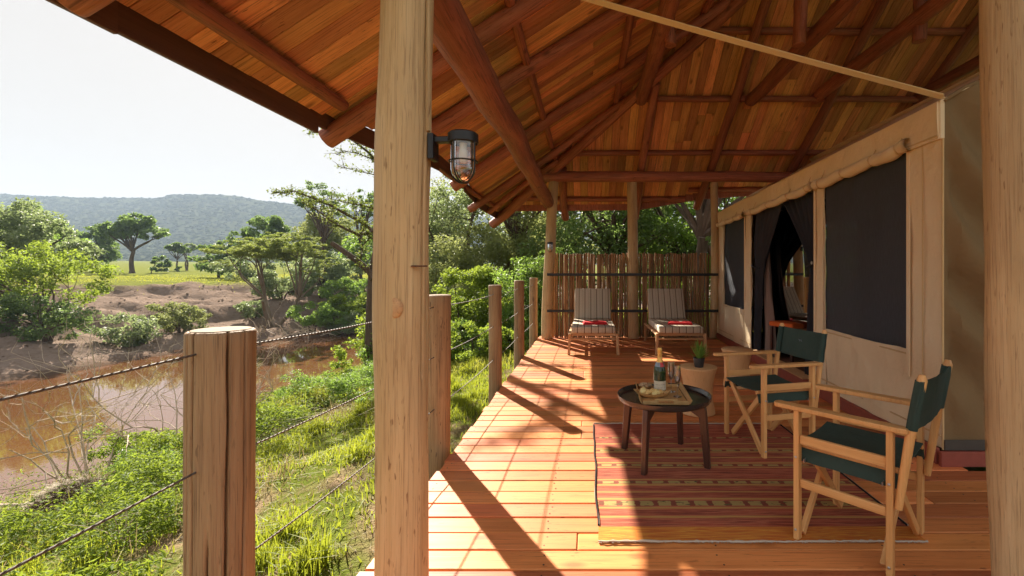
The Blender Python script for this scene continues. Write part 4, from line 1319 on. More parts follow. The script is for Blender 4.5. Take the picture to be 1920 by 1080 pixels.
MB().lathe([(.0262, .2195), (.0195, .240), (.0168, .262), (.0158, .29), (.0168, .296), (.0176, .304), (.0165, .318), (.012, .3245), (.002, .326)], 28).build('neck_foil', MAT['gold'], bt, local=I4, smooth=True)
MB().lathe([(.0372, .192), (.0358, .198), (.0265, .2205), (.0258, .2215)], 36, cap=False).build('collar_band', MAT['bluefoil'], bt, local=I4, smooth=True)
def arc(r_, z0, z1, a0, a1, n=18, rtop=None):
    return MB().grid(lambda s, t_: Vector(((r_ + ((rtop or r_) - r_) * t_) * math.cos(a0 + (a1 - a0) * s), (r_ + ((rtop or r_) - r_) * t_) * math.sin(a0 + (a1 - a0) * s), z0 + (z1 - z0) * t_)), n, 2)
arc(.0382, .192, .2225, R(-95), R(-45), 10, .0258).build('seal', MAT['redseal'], bt, local=I4, smooth=True)
lb = arc(.0439, .028, .092, R(-165), R(-15), 28).build('label', MAT['label'], bt, local=I4, smooth=True)
def wrap_text(txt, size, r_, z, a0, parent, mat, vertical=False):
    cu = bpy.data.curves.new('lettering', 'FONT'); cu.body = txt; cu.size = size; cu.align_x = 'CENTER'; cu.resolution_u = 2
    tmp = bpy.data.objects.new('lettering_curve', cu); COL.objects.link(tmp)
    bpy.context.view_layer.update()
    me_ = bpy.data.meshes.new_from_object(tmp.evaluated_get(bpy.context.evaluated_depsgraph_get()))
    bpy.data.objects.remove(tmp)
    for v in me_.vertices:
        x_, y_ = v.co.x, v.co.y
        if vertical: x_, y_ = -y_, x_
        a = a0 + x_ / r_
        v.co = (r_ * math.cos(a), r_ * math.sin(a), z + y_)
    me_.name = 'lettering'
    return link('lettering', me_, parent, None, mat, local=Matrix())
wrap_text('MOËT & CHANDON', .0085, .0443, .064, R(-90), lb, MAT['ink'])
wrap_text('CHAMPAGNE', .0055, .0443, .049, R(-90), lb, MAT['ink'])
nf = [o_ for o_ in bt.children if o_.name.startswith('neck_foil')] or [None]
wrap_text('MOËT', .012, .0188, .262, R(-80), nf[0] if nf[0] else bt, MAT['redseal'], True)
def flute(x, y, label):
    f_ = thing('champagne_flute', (x, y, BZ), label, 'glass', 'champagne flutes on the serving tray')
    MB().lathe([(.030, 0), (.030, .0015), (.010, .004), (.0035, .010), (.003, .075), (.006, .085)], 28).build('stem', MAT['glass'], f_, local=I4, smooth=True)
    MB().lathe([(.004, .084), (.014, .095), (.021, .125), (.0235, .16), (.022, .20), (.0207, .215), (.0195, .215), (.0208, .20), (.0222, .16), (.0198, .125), (.013, .097), (.003, .088)], 28, cap=False).build('bowl', MAT['glass'], f_, local=I4, smooth=True)
flute(.603, 3.335, 'taller-looking empty flute right beside the champagne bottle')
flute(.622, 3.20, 'empty flute in front, nearest the right side of the serving tray')
nbw = thing('nut_bowl', (.425, 3.41, BZ), 'small round dish heaped with nuts at the back of the tray', 'dish')
MB().lathe([(.025, 0), (.045, .012), (.052, .028), (.049, .028), (.042, .015), (.004, .006)], 28).build('dish', MAT['traywood'], nbw, local=I4, smooth=True)
nc, nr_ = [], []
for i in range(46):
    a = q.uniform(0, 2 * PI); r_ = .044 * math.sqrt(q.random())
    nc.append((.425 + r_ * math.cos(a), 3.41 + r_ * math.sin(a), BZ + .024 + q.uniform(0, .022) * (1 - r_ / .05))); nr_.append(q.uniform(.007, .011))
tag(link('mixed_nuts', blob_mesh('mixed_nuts', nc, nr_, 5, .8, (7, 4)), None, None, MAT['nut']), 'pale mixed nuts heaped in the small dish on the tray', 'nuts', None, 'stuff')
bw = thing('snack_boat', (.445, 3.19, BZ), 'long boat-shaped wooden dish of snacks at the front of the tray', 'dish', None, R(-8))
mb = MB().lathe([(.03, 0), (.05, .010), (.060, .030), (.057, .030), (.046, .012), (.004, .005)], 36)
mb.v = [(v[0] * (1.9 + .25 * abs(v[0]) / .06), v[1] * .95, v[2] + .020 * (abs(v[0]) / .06) ** 3) for v in mb.v]
mb.build('dish', MAT['traywood'], bw, local=I4, smooth=True)
snl = ['yellow snack wedge standing up at the left end of the boat dish', 'pale snack second from the left in the boat dish', 'rounded pale snack in the middle of the boat dish', 'golden snack right of middle in the boat dish',
       'golden snack at the right end of the boat dish', 'small cheese cube at the front of the boat dish']
for i, (dx, dy, r_) in enumerate(((-.058, .012, .027), (-.03, -.008, .026), (.0, .008, .030), (.03, -.004, .026), (.058, .004, .022), (.012, -.030, .018))):
    m = blob_mesh('snack', [(0, 0, 0)], [r_], 20 + i, .85 if i else 1.25, (9, 5))
    for p_ in m.polygons: p_.use_smooth = True
    tag(link('snack', m, None, Matrix.Translation((.445 + dx, 3.19 + dy, BZ + .024 + r_ * .3)) @ Matrix.Rotation(i * 1.1, 4, 'Z'), MAT['cheese'] if i in (0, 3, 5) else MAT['bread']), snl[i], 'snack', 'snacks in the boat dish')

# ------------------------------------------------------------------ drum stools, potted plant
def stool(x, y, label):
    s_ = thing('drum_stool', (x, y, .002), label, 'stool', 'pale turned wooden drum stools')
    pr = [(.150, 0), (.156, .004), (.152, .03), (.136, .12), (.131, .19), (.136, .27), (.155, .36), (.172, .413), (.1735, .420), (.171, .425)]
    MB().lathe(pr, 56).build('drum', MAT['stoolwood'], s_, local=I4, smooth=True)
    MB().lathe([(.170, .4235), (.160, .4275), (.002, .4277)], 56).build('top', MAT['stoolwood'], s_, local=I4, smooth=True)
stool(1.02, 4.27, 'pale wooden drum stool carrying the small potted plant')
stool(1.70, 5.25, 'bare pale wooden drum stool behind the director chair')
pp = thing('potted_succulent', (1.02, 4.23, .4305), 'small spiky green succulent in a dark pot on the drum stool', 'plant')
MB().lathe([(.038, 0), (.040, .002), (.052, .080), (.055, .082), (.055, .086), (.050, .086), (.047, .074), (.004, .074)], 32).build('pot', MAT['ceramic'], pp, local=I4, smooth=True)
MB().lathe([(.046, .070), (.030, .077), (.002, .078)], 20).build('soil', MAT['soil'], pp, local=I4, smooth=True)
lf = MB()
for i in range(70):
    a = q.uniform(0, 2 * PI); el = q.uniform(.25, 1.5) if i < 48 else q.uniform(1.0, 1.5)
    L = q.uniform(.13, .18) * (.75 + .35 * math.sin(el)); w_ = .0062
    d = Vector((math.cos(a) * math.cos(el), math.sin(a) * math.cos(el), math.sin(el)))
    sd = d.cross(Vector((0, 0, 1)));
    if sd.length < .01: sd = Vector((1, 0, 0))
    sd.normalize()
    b0 = Vector((0, 0, .076)) + Vector((math.cos(a), math.sin(a), 0)) * q.uniform(0, .012)
    m0 = b0 + d * L * .5 + Vector((0, 0, -.004)); tp = b0 + d * L + Vector((0, 0, -.012 * math.cos(el)))
    nn_ = sd.cross(d) * .0025
    lf.add([b0 - sd * w_, b0 + sd * w_, m0 + sd * w_ * .9, m0 - sd * w_ * .9, tp, b0 - nn_, m0 - nn_], [(0, 1, 2, 3), (3, 2, 4), (1, 0, 5), (0, 3, 6, 5), (2, 1, 5, 6), (3, 4, 6), (4, 2, 6)])
lf.build('leaves', MAT['succulent'], pp, local=I4)

# ------------------------------------------------------------------ loungers
def lounger(x, label, tl, rz=0.0):
    lo = thing('sun_lounger', (x, 7.20, 0), label, 'lounger', 'striped sun loungers by the stick screen', rz)
    W = MAT['loungewood']
    def stick(nm, p0, p1, w, h, up=(0, 1, 0)):
        p0, p1 = Vector(p0), Vector(p1)
        return MB().box((0, 0, (p1 - p0).length / 2), (w, h, (p1 - p0).length)).build(nm, W, lo, local=frame_matrix(p0, p1, up), bevel=.004)
    for sx_ in (-1, 1):
        stick('leg', (sx_ * .385, .03, 0), (sx_ * .372, .05, .335), .042, .042)
        stick('leg', (sx_ * .385, 1.50, 0), (sx_ * .372, 1.48, .335), .042, .042)
        stick('side_rail', (sx_ * .372, .02, .315), (sx_ * .372, 1.60, .315), .045, .028, (0, 0, 1))
        stick('back_frame', (sx_ * .33, 1.27, .335), (sx_ * .33, 1.62, .94), .035, .028, (1, 0, 0))
    stick('cross_rail', (-.36, .045, .25), (.36, .045, .25), .055, .024, (0, 0, 1))
    stick('cross_rail', (-.36, 1.5, .25), (.36, 1.5, .25), .055, .024, (0, 0, 1))
    for k in range(9):
        stick('slat', (-.35, .06 + k * .145, .326), (.35, .06 + k * .145, .326), .016, .06, (0, 0, 1))
    for k in range(5):
        f_ = .12 + k * .19
        stick('slat', (-.32, 1.27 + .35 * f_, .335 + .605 * f_), (.32, 1.27 + .35 * f_, .335 + .605 * f_), .012, .05, (0, .86, .5))
    MB().box((0, .66, .392), (.69, 1.30, .105)).build('seat_cushion', MAT['stripe'], lo, local=I4, bevel=.022, seg=3, smooth=True)
    th = math.atan2(.22, .60)
    bm = Matrix.Translation((0, 1.30, .43)) @ Matrix.Rotation(-math.atan2(.26, .56), 4, 'X')
    MB().box((0, .0, .30), (.67, .10, .60)).build('back_cushion', MAT['stripe'], lo, local=bm, bevel=.022, seg=3, smooth=True)
    return lo
def towel(x, y, rz, label, emblem=False):
    tw = thing('folded_towel', (x, y, .447), label, 'towel', 'red towels folded on the loungers', rz)
    for k in range(3):
        w_ = .40 - k * .012; d_ = .27 - k * .01
        def top(s, t_, k=k, w_=w_, d_=d_):
            xx = (s - .5) * w_; yy = (t_ - .5) * d_
            e = min(min(s, 1 - s) * w_, min(t_, 1 - t_) * d_)
            z = k * .013 + .011 * min(1, e / .012) ** .5 + .004 * mnoise.noise((xx * 10 + k, yy * 10, x))
            return Vector((xx + .006 * mnoise.noise((yy * 9, k, x)), yy + .006 * mnoise.noise((xx * 9, k, 3)), z))
        MB().grid(top, 26, 18, (0, 0, -.010)).build('fold', MAT['red'], tw, local=I4, smooth=True)
    if emblem:
        MB().lathe([(.026, 0), (.024, .001), (.002, .0012)], 18).build('emblem', MAT['label'], tw, local=Matrix.Translation((.01, -.01, .0425)))
lounger(.09, 'striped sun lounger on the river side, left of the middle pole', 0)
lounger(1.465, 'striped sun lounger on the tent side, right of the middle pole', 0)
towel(.12, 7.62, R(5), 'folded red towel on the river-side lounger')
towel(1.52, 7.60, R(-9), 'folded red towel with a pale emblem on the tent-side lounger', True)

# ------------------------------------------------------------------ vegetation
def leaves(name, c, size, mat, parent=None, asp=.5, seed=0, up=.35, M=None):
    r = np.random.default_rng(seed)
    n = len(c)
    size = np.broadcast_to(size, n) * r.uniform(.65, 1.3, n)
    nrm = r.normal(size=(n, 3)); nrm[:, 2] += up * np.sign(nrm[:, 2] + .6) * 1.5
    nrm /= np.linalg.norm(nrm, axis=1)[:, None]
    a = r.normal(size=(n, 3)); a -= nrm * np.sum(a * nrm, 1)[:, None]
    a /= np.linalg.norm(a, axis=1)[:, None] + 1e-9
    b = np.cross(nrm, a)
    s = size[:, None]
    v = np.stack([c - a * s * .5, c + b * s * .5 * asp + nrm * s * .06 - a * s * .05, c + a * s * .5 - nrm * s * .05, c - b * s * .5 * asp + nrm * s * .06 - a * s * .05], 1)
    f = np.arange(n * 4).reshape(n, 4)
    me_ = mesh_np(name, v.reshape(-1, 3), f, False)
    return link(name, me_, parent, M, mat)

def clumps(ells, ncl, nleaf, r, cr=(.16, .30), flat=.7, shell=.45):
    w = np.array([e[3] * e[4] * e[5] for e in ells]) ** .7; w /= w.sum()
    cs = []
    for _ in range(ncl):
        e = ells[r.choice(len(ells), p=w)]
        d = r.normal(size=3); d /= np.linalg.norm(d)
        rad = (shell + (1 - shell) * r.random() ** .7)
        p = np.array(e[:3]) + d * rad * np.array(e[3:6]) * .92
        cs.append((p, np.mean(e[3:6]) * r.uniform(*cr)))
    P, out = np.array([c[0] for c in cs]), []
    rad = np.array([c[1] for c in cs])
    pw = rad ** 2; pw /= pw.sum()
    idx = r.choice(len(cs), nleaf, p=pw)
    off = r.normal(size=(nleaf, 3)); off /= np.linalg.norm(off, axis=1)[:, None]
    off *= (r.random(nleaf) ** .45)[:, None] * rad[idx][:, None] * 1.15
    off[:, 2] *= flat
    return P, P[idx] + off

def limb_pts(a, b, r, n=6, wob=.08, sag=.12):
    a, b = np.array(a, float), np.array(b, float)
    L = np.linalg.norm(b - a)
    ts = np.linspace(0, 1, n + 1)
    mid = np.array([0, 0, sag * L])
    ph = r.normal(size=3) * wob * L
    return [Vector(a + (b - a) * t_ + mid * math.sin(t_ * PI) * (1 - t_) + ph * math.sin(t_ * PI * 1.3) * t_ * .9) for t_ in ts]

def tree(name, label, x, y, ells, ncl, nleaf, lsize, tr_, mats, seed, fork=.45, nlimb=10, lean=(0, 0), cat='tree', group=None, asp=.5, cr=(.16, .30), flat=.7, shell=.45, multi=1, up=.35, zoff=0.0):
    r = np.random.default_rng(seed)
    z = gz(x, y) - .05 + zoff
    t_ = thing(name, (x, y, z), label, cat, group)
    P, C = clumps(ells, ncl, nleaf, r, cr, flat, shell)
    P = P[P[:, 2] > .15] if len(P[P[:, 2] > .15]) else P
    C[:, 2] = np.maximum(C[:, 2], .03)
    topz = max(e[2] for e in ells)
    mb = MB()
    fz = topz * fork
    forks = []
    for k in range(multi):
        a = 2 * PI * k / multi + seed
        sp_ = 0 if multi == 1 else topz * .22
        f_ = np.array([lean[0] + sp_ * math.cos(a), lean[1] + sp_ * math.sin(a), fz])
        forks.append(f_)
        pts = limb_pts((0 if multi == 1 else .12 * math.cos(a), 0 if multi == 1 else .12 * math.sin(a), -.1), f_, r, 7, .05, 0)
        mb.tube(pts, [tr_ * (1.25 if i == 0 else 1.0 - .35 * i / 7) for i in range(8)], 9)
    sel = r.choice(len(P), min(nlimb, len(P)), replace=False)
    for k in sel:
        tgt = P[k]
        f_ = forks[int(np.argmin([np.linalg.norm(q_ - tgt) for q_ in forks]))]
        pts = limb_pts(f_ * .96, tgt, r, 6, .10, .10)
        mb.tube(pts, [tr_ * (.50 - .42 * i / 6) for i in range(7)], 6)
        for _ in range(2):
            j = r.integers(0, len(P)); 
            q_ = P[j]
            if np.linalg.norm(q_ - tgt) < 2.5 * np.mean([e[3] for e in ells]) * .5:
                mb.tube(limb_pts(pts[4], q_, r, 4, .08, .05), [tr_ * (.16 - .12 * i / 4) for i in range(5)], 5)
    mb.build('trunk', mats[1], t_, local=Matrix(), smooth=True)
    o = leaves('crown', C, lsize, mats[0], t_, asp, seed + 5, up, None)
    o.matrix_basis = Matrix()
    return t_

LD, LM, LG, LL, LA, LO = (MAT[k] for k in ('leaf_dark', 'leaf_mid', 'leaf_grey', 'leaf_lime', 'leaf_acacia', 'leaf_olive'))
BK, PB = MAT['bark'], MAT['palebark']
# --- across the river
ac = [(0, 0, 5.9, 4.6, 4.0, .75), (-1.5, .3, 6.5, 2.6, 2.4, .5), (1.6, -.2, 6.6, 2.8, 2.4, .6), (-3.8, 0, 5.0, 1.7, 1.7, .4), (3.9, .3, 5.0, 1.9, 1.7, .5), (.5, 0, 7.0, 2.0, 1.7, .4), (3.0, 0, 4.3, 1.8, 1.6, .4)]
tree('acacia_tree', 'flat-topped yellow-green acacia leaning over the far river bank', -24.2, 35.5, ac, 320, 34000, .17, .17, (LA, PB), 11, .30, 16, (.2, 0), 'tree', None, .4, (.08, .17), .3, .15, 3, 1.1)
tree('shade_tree', 'dark spreading tree with a bare trunk alone on the far plain', -79, 80, [(0, 0, 8.0, 4.6, 4.4, 1.9), (-2.5, 0, 7.0, 2.8, 2.6, 1.4), (3.2, 0, 6.6, 2.8, 2.4, 1.3), (.8, 0, 9.4, 2.4, 2.4, 1.1)], 80, 6500, .55, .38, (LD, BK), 12, .42, 12, (0, 0), 'tree', None, .6, (.16, .3), .7, .3)
tree('round_tree', 'broad grey-green tree left of the dark spreading tree on the plain', -91, 85, [(0, 0, 4.6, 4.4, 4.0, 3.4), (1, 0, 7.0, 2.6, 2.6, 1.6), (-2.0, 0, 3.4, 2.6, 2.6, 2.4)], 80, 6500, .55, .3, (LD, BK), 13, .35, 10)
tree('small_plain_tree', 'small slender tree right of the dark spreading tree on the plain', -89, 100, [(0, 0, 5.2, 2.4, 2.2, 1.1), (1.5, 0, 4.7, 1.6, 1.5, .8)], 30, 2200, .5, .2, (LD, BK), 14, .5, 8)
tree('small_plain_tree', 'thin paired tree farther right on the plain, beside the acacia crown', -93, 107, [(0, 0, 5.4, 2.1, 2.1, 1.0), (-1.3, 0, 4.6, 1.4, 1.4, .8)], 26, 2000, .5, .2, (LG, BK), 15, .5, 8, multi=2)
tree('plain_bush', 'round dark bush at the foot of the spreading tree', -78.5, 83, [(1.6, 0, 1.7, 1.5, 1.5, 1.7)], 22, 1500, .45, .1, (LD, BK), 16, .3, 5, cat='bush')
tree('plain_bush', 'tiny dark bush on the pale plain grass near the acacia', -86, 97, [(0, 0, .6, .9, .8, .7)], 10, 500, .4, .06, (LD, BK), 17, .3, 4, cat='bush')
tree('edge_tree', 'dark bush-like tree just left behind the acacia crown', -48, 60, [(0, 0, 2.6, 3.2, 3.0, 2.3), (1.8, 0, 3.9, 2, 2, 1.2)], 50, 4200, .42, .2, (LD, BK), 18, .3, 8)
tree('tall_bank_tree', 'tall grey-green tree at the far left edge, across the river', -42, 34.5, [(-1.2, 0, 4.8, 3.0, 3.0, 2.4), (1.9, 0, 3.6, 2.2, 2.4, 1.9), (-3, 0, 3.6, 2.6, 2.6, 2.2), (3.8, 0, 2.4, 1.6, 1.8, 1.4)], 120, 13000, .27, .28, (LG, BK), 19, .35, 16)
tree('tall_bank_tree', 'darker leafy tree behind the tall one at the far left edge', -54, 44, [(0, 0, 4.8, 3.4, 3, 2.4), (3.0, 0, 3.6, 2.6, 2.4, 1.8)], 90, 8500, .32, .28, (LM, BK), 20, .35, 14)
tree('bank_bush', 'bright lime-green bush hanging over the far left river bank', -32.0, 27.0, [(-1.5, 0, 2.9, 3.4, 2.6, 2.0), (1.6, .2, 2.4, 2.2, 2.2, 1.6), (-4, 0, 3.2, 2.8, 2.4, 1.9)], 90, 11000, .20, .14, (LL, BK), 21, .3, 12, cat='bush', zoff=.2, multi=3)
tree('bank_bush', 'dark shaded undergrowth bush below the lime one on the left bank', -30.0, 25.6, [(-1.5, 0, 1.2, 2.8, 1.6, 1.4), (1.2, 0, .9, 1.8, 1.4, 1.1)], 60, 6500, .18, .1, (LD, BK), 22, .3, 10, cat='bush', multi=3)
tree('bank_bush', 'low grey-green bush at the end of the left bank thicket', -27.8, 28.0, [(0, 0, 1.0, 2.0, 1.6, 1.2)], 40, 3600, .18, .08, (LG, BK), 23, .3, 8, cat='bush', multi=3)
tree('bank_bush', 'round olive bush alone on the bare mud bank', -27.8, 31.5, [(-.4, 0, 1.2, 1.6, 1.5, 1.2), (.8, 0, 1.1, 1.2, 1.2, 1.1)], 50, 5200, .17, .08, (LO, BK), 24, .3, 10, cat='bush', multi=3)
tree('bank_bush', 'green bush growing under the acacia trunk', -21.0, 35.2, [(0, 0, 1.2, 1.9, 1.6, 1.1), (1.6, 0, .9, 1.3, 1.2, .9)], 50, 4800, .18, .08, (LM, BK), 25, .3, 8, cat='bush', multi=3)
tree('bank_bush', 'small bush left of the acacia trunk on the mud', -26.2, 36.2, [(0, 0, .8, 1.3, 1.2, .8)], 26, 2200, .18, .06, (LG, BK), 26, .3, 6, cat='bush', multi=3)
tree('bank_bush', 'light feathery bush left of the dark bare trunk, across the water', -16.6, 36.6, [(0, 0, 2.1, 1.7, 1.5, 1.5), (-.9, 0, 1.2, 1.4, 1.3, 1.0)], 60, 6000, .17, .1, (LL, BK), 27, .3, 8, cat='bush', multi=3, zoff=.2)
tree('bank_bush', 'darker round bush low on the far bank beside the feathery one', -18.6, 35.6, [(0, 0, .9, 1.4, 1.3, 1.0)], 30, 2600, .17, .08, (LG, BK), 28, .3, 6, cat='bush', multi=3)
tree('bank_bush', 'deep green bush behind the dark bare trunk', -14.0, 38.6, [(0, 0, 2.0, 2.2, 1.8, 1.9), (1.6, 0, 2.8, 1.8, 1.6, 1.7)], 60, 5200, .2, .1, (LM, BK), 29, .3, 8, cat='bush', multi=3)
tree('woodland_tree', 'olive tree rising behind the acacia crown', -33, 56, [(0, 0, 5.6, 3.6, 3.2, 2.4), (3.4, 0, 5.2, 2.8, 2.6, 2.6), (-3.0, 0, 4.0, 2.4, 2.2, 1.6)], 100, 8500, .36, .26, (LO, BK), 30, .35, 14)
tree('woodland_tree', 'dark woodland tree behind the left of the acacia', -43, 62, [(0, 0, 6.2, 3.0, 2.8, 2.2), (-3.2, 0, 5.0, 2.2, 2.0, 1.6)], 60, 5200, .42, .26, (LD, BK), 31, .35, 12)
tree('woodland_tree', 'mid-green woodland tree left of the nearest pole, far bank', -23.5, 50, [(0, 0, 3.8, 3.4, 3.0, 3.0), (2.5, 0, 5.6, 2.4, 2.2, 2.0)], 90, 8500, .32, .24, (LM, BK), 32, .35, 12)
tree('woodland_tree', 'low grey woodland tree between acacia and bare trunk', -26, 45, [(0, 0, 2.8, 2.8, 2.4, 2.2), (2.4, 0, 2.0, 2.0, 2.0, 1.8)], 70, 6200, .28, .2, (LG, BK), 33, .35, 12)
tree('woodland_tree', 'dark woodland tree hidden behind the bare trunk', -19.5, 55, [(0, 0, 4.4, 3.6, 3.0, 3.6), (3, 0, 6.4, 2.6, 2.4, 2.4)], 80, 6800, .36, .24, (LD, BK), 34, .35, 12)
tree('sparse_tall_tree', 'tall thin tree with an open round crown against the sky', -27.6, 48, [(-.4, 0, 9.9, 2.6, 2.2, 1.7), (.2, 0, 8.6, 2.6, 2.2, 1.2)], 36, 2600, .26, .2, (LD, BK), 35, .55, 22, (.2, 0), cr=(.14, .22), shell=.5)
tree('sparse_tall_tree', 'second thin open-crowned tree against the sky, nearer the pole', -23.6, 48.5, [(.2, 0, 9.5, 1.7, 1.6, 1.6), (.6, 0, 8.2, 1.4, 1.4, .9)], 24, 1700, .26, .18, (LD, BK), 36, .55, 16, (-.4, 0), cr=(.16, .26), shell=.5)

for i, (lab, x, y, el, n_, m_) in enumerate([
    ('pale scrub mass right behind the acacia stems', -27.5, 41.5, [(0, 0, 1.6, 3.0, 1.6, 1.7), (3.2, 0, 1.3, 2.2, 1.5, 1.4)], 6500, LG),
    ('wide green scrub between the acacia and the feathery bush', -21.0, 40.5, [(0, 0, 1.9, 2.6, 1.6, 1.9), (2.8, 0, 1.5, 2.0, 1.6, 1.6)], 6500, LM),
    ('yellowish scrub under the right side of the acacia crown', -20.2, 37.4, [(0, 0, 1.6, 1.5, 1.2, 1.3)], 3600, LL),
    ('shaded scrub wall behind the feathery bush', -15.5, 42, [(0, 0, 2.4, 3.0, 1.6, 2.5), (3, 0, 3.2, 2.4, 1.6, 2.6)], 7500, LD),
    ('grey scrub under the dark left woodland tree', -37.5, 52, [(0, 0, 1.6, 3.2, 1.8, 1.8), (-3.4, 0, 1.3, 2.0, 1.6, 1.4)], 5200, LG)]):
    tree('bank_scrub', lab, x, y, el, 60, n_, .23, .09, (m_, BK), 130 + i, .3, 10, cat='scrub', multi=3)
# --- thicket beyond the deck end, on this side of the river
FG = 'thicket behind the deck'
tree('thicket_tree', 'grey-green thicket tree between the nearest pole and the roof tail', -5.6, 20.5, [(0, 0, 5.0, 2.4, 2.0, 2.2), (-1.0, 0, 3.0, 2.2, 2.0, 1.8), (1.4, 0, 3.4, 1.8, 1.8, 1.8), (.3, 0, 6.6, 1.6, 1.5, 1.1), (.2, 0, 8.2, 1.6, 1.5, 1.2), (-1.6, 0, 5.6, 1.4, 1.3, 1.3)], 150, 18000, .15, .2, (LG, BK), 41, .35, 14, group=FG)
tree('thicket_tree', 'tall pale-leaved tree just right of the nearest pole', -8.4, 24.0, [(0, 0, 5.4, 2.2, 2.0, 2.6), (1.2, 0, 7.4, 1.8, 1.8, 1.6), (-.6, 0, 3.0, 2.2, 2.0, 2.0)], 110, 13000, .18, .2, (LO, BK), 42, .35, 14, group=FG)
tree('thicket_tree', 'dark twiggy thicket tree left of the far corner pole', -2.8, 18.5, [(0, 0, 4.6, 2.2, 1.8, 2.2), (-1.0, 0, 2.6, 2.0, 1.8, 1.8), (1.2, 0, 2.4, 1.8, 1.6, 1.8), (.2, 0, 6.8, 1.9, 1.7, 1.5), (-1.1, .5, 8.9, 1.8, 1.7, 2.2), (-1.0, -.4, 9.0, 1.4, 1.3, 1.5)], 170, 24000, .15, .2, (LO, BK), 43, .35, 16, group=FG)  # highest crowns, unseen behind the roof, added to keep sun off the tent window
tree('thicket_bush', 'bright lime bush at the deck edge, left of the farthest railing posts', -3.5, 13.6, [(0, 0, 1.6, 1.1, 1.0, 1.25), (-.9, 0, 1.2, 1.0, .9, 1.0), (.7, .3, 1.3, .9, .9, 1.1), (0, -.4, .5, 1.4, .9, .6)], 120, 15000, .10, .06, (LL, BK), 44, .3, 10, cat='bush', group=FG, multi=3)
tree('thicket_bush', 'dark green bush under the far corner pole, beyond the railing', -1.9, 12.6, [(0, 0, 1.3, 1.1, .9, 1.2), (.8, .4, 1.6, 1.0, .9, 1.3), (0, -.3, .5, 1.3, .8, .6)], 120, 14000, .095, .06, (LM, BK), 45, .3, 10, cat='bush', group=FG, multi=3)
tree('thicket_bush', 'yellow-green bush low beside the second railing post', -5.6, 15.5, [(0, 0, 1.3, 1.4, 1.2, 1.1), (-1.3, 0, .9, 1.2, 1.0, .9)], 80, 8000, .11, .06, (LL, BK), 46, .3, 10, cat='bush', group=FG, multi=3)
tree('thicket_tree', 'big dark-leaved tree above the left half of the stick screen', .9, 16.5, [(0, 0, 4.4, 2.6, 2.0, 2.2), (-1.2, 0, 2.8, 2.0, 1.8, 2.0), (1.6, 0, 2.6, 2.0, 1.8, 2.0), (-.6, 0, 7.4, 2.4, 2.0, 1.8)], 130, 16000, .16, .2, (LD, BK), 47, .35, 16, group=FG)
tree('thicket_tree', 'mid-green tree above the right half of the stick screen', 3.6, 17.5, [(0, 0, 4.2, 2.6, 2.0, 2.4), (-1.4, 0, 2.6, 2.0, 1.8, 1.8), (1.8, 0, 3.0, 2.0, 1.8, 2.0), (-.8, 0, 7.2, 2.4, 2.0, 1.8)], 130, 14000, .16, .2, (LM, BK), 48, .35, 16, group=FG)
tree('thicket_tree', 'dark tree with a thick trunk behind the tent-side end of the screen', 3.3, 13.8, [(.6, .5, 5.2, 2.2, 1.8, 1.4), (1.4, 0, 3.0, 1.2, 1.2, 1.6)], 60, 5500, .13, .24, (LD, BK), 49, .6, 14, (.1, 0), group=FG)
tree('thicket_tree', 'farther olive tree filling the gap behind the stick screen', -.6, 22, [(0, 0, 4.6, 3.0, 2.2, 2.8), (3, 0, 4.6, 2.6, 2.2, 2.8), (-2.4, 0, 3.6, 2.2, 2, 2.2), (0, 0, 8.4, 2.8, 2.2, 1.8)], 130, 14000, .2, .2, (LO, BK), 50, .35, 12, group=FG)
tree('thicket_tree', 'farther dark tree behind the tent corner', 6.4, 21, [(0, 0, 4.6, 3.4, 2.2, 3.0), (-3, 0, 3.0, 2.2, 2, 2.2)], 110, 10000, .2, .2, (LD, BK), 51, .35, 12, group=FG)
tree('thicket_bush', 'shrub showing green through the gaps of the stick screen', 1.2, 12.2, [(0, 0, 1.0, 1.6, .9, 1.0), (1.8, .2, 1.0, 1.2, .9, 1.0), (-1.4, .2, 1.0, 1.0, .8, 1.0)], 80, 8000, .10, .06, (LL, BK), 52, .3, 10, cat='bush', group=FG, multi=3)

tree('thicket_bush', 'dense leafy bush behind the third railing post', -4.3, 11.9, [(0, 0, .9, .9, .8, .95), (.8, .2, .7, .8, .7, .75), (-.8, .1, .6, .8, .7, .6)], 110, 12000, .085, .05, (LM, BK), 53, .3, 10, cat='bush', group=FG, multi=3)
tree('thicket_bush', 'low sunlit bush beyond the fourth and fifth railing posts', -2.7, 10.9, [(0, 0, .55, .8, .6, .6), (.8, .1, .5, .6, .5, .5)], 80, 8000, .075, .04, (LL, BK), 54, .3, 10, cat='bush', group=FG, multi=3)
tree('thicket_bush', 'tall leafy bush in front of the grey-green thicket tree', -4.9, 16.6, [(0, 0, 2.4, 1.5, 1.2, 1.7), (-1.2, 0, 1.6, 1.3, 1.1, 1.4), (1.3, 0, 1.8, 1.2, 1.1, 1.4)], 130, 14000, .12, .07, (LO, BK), 55, .3, 12, cat='bush', group=FG, multi=3)
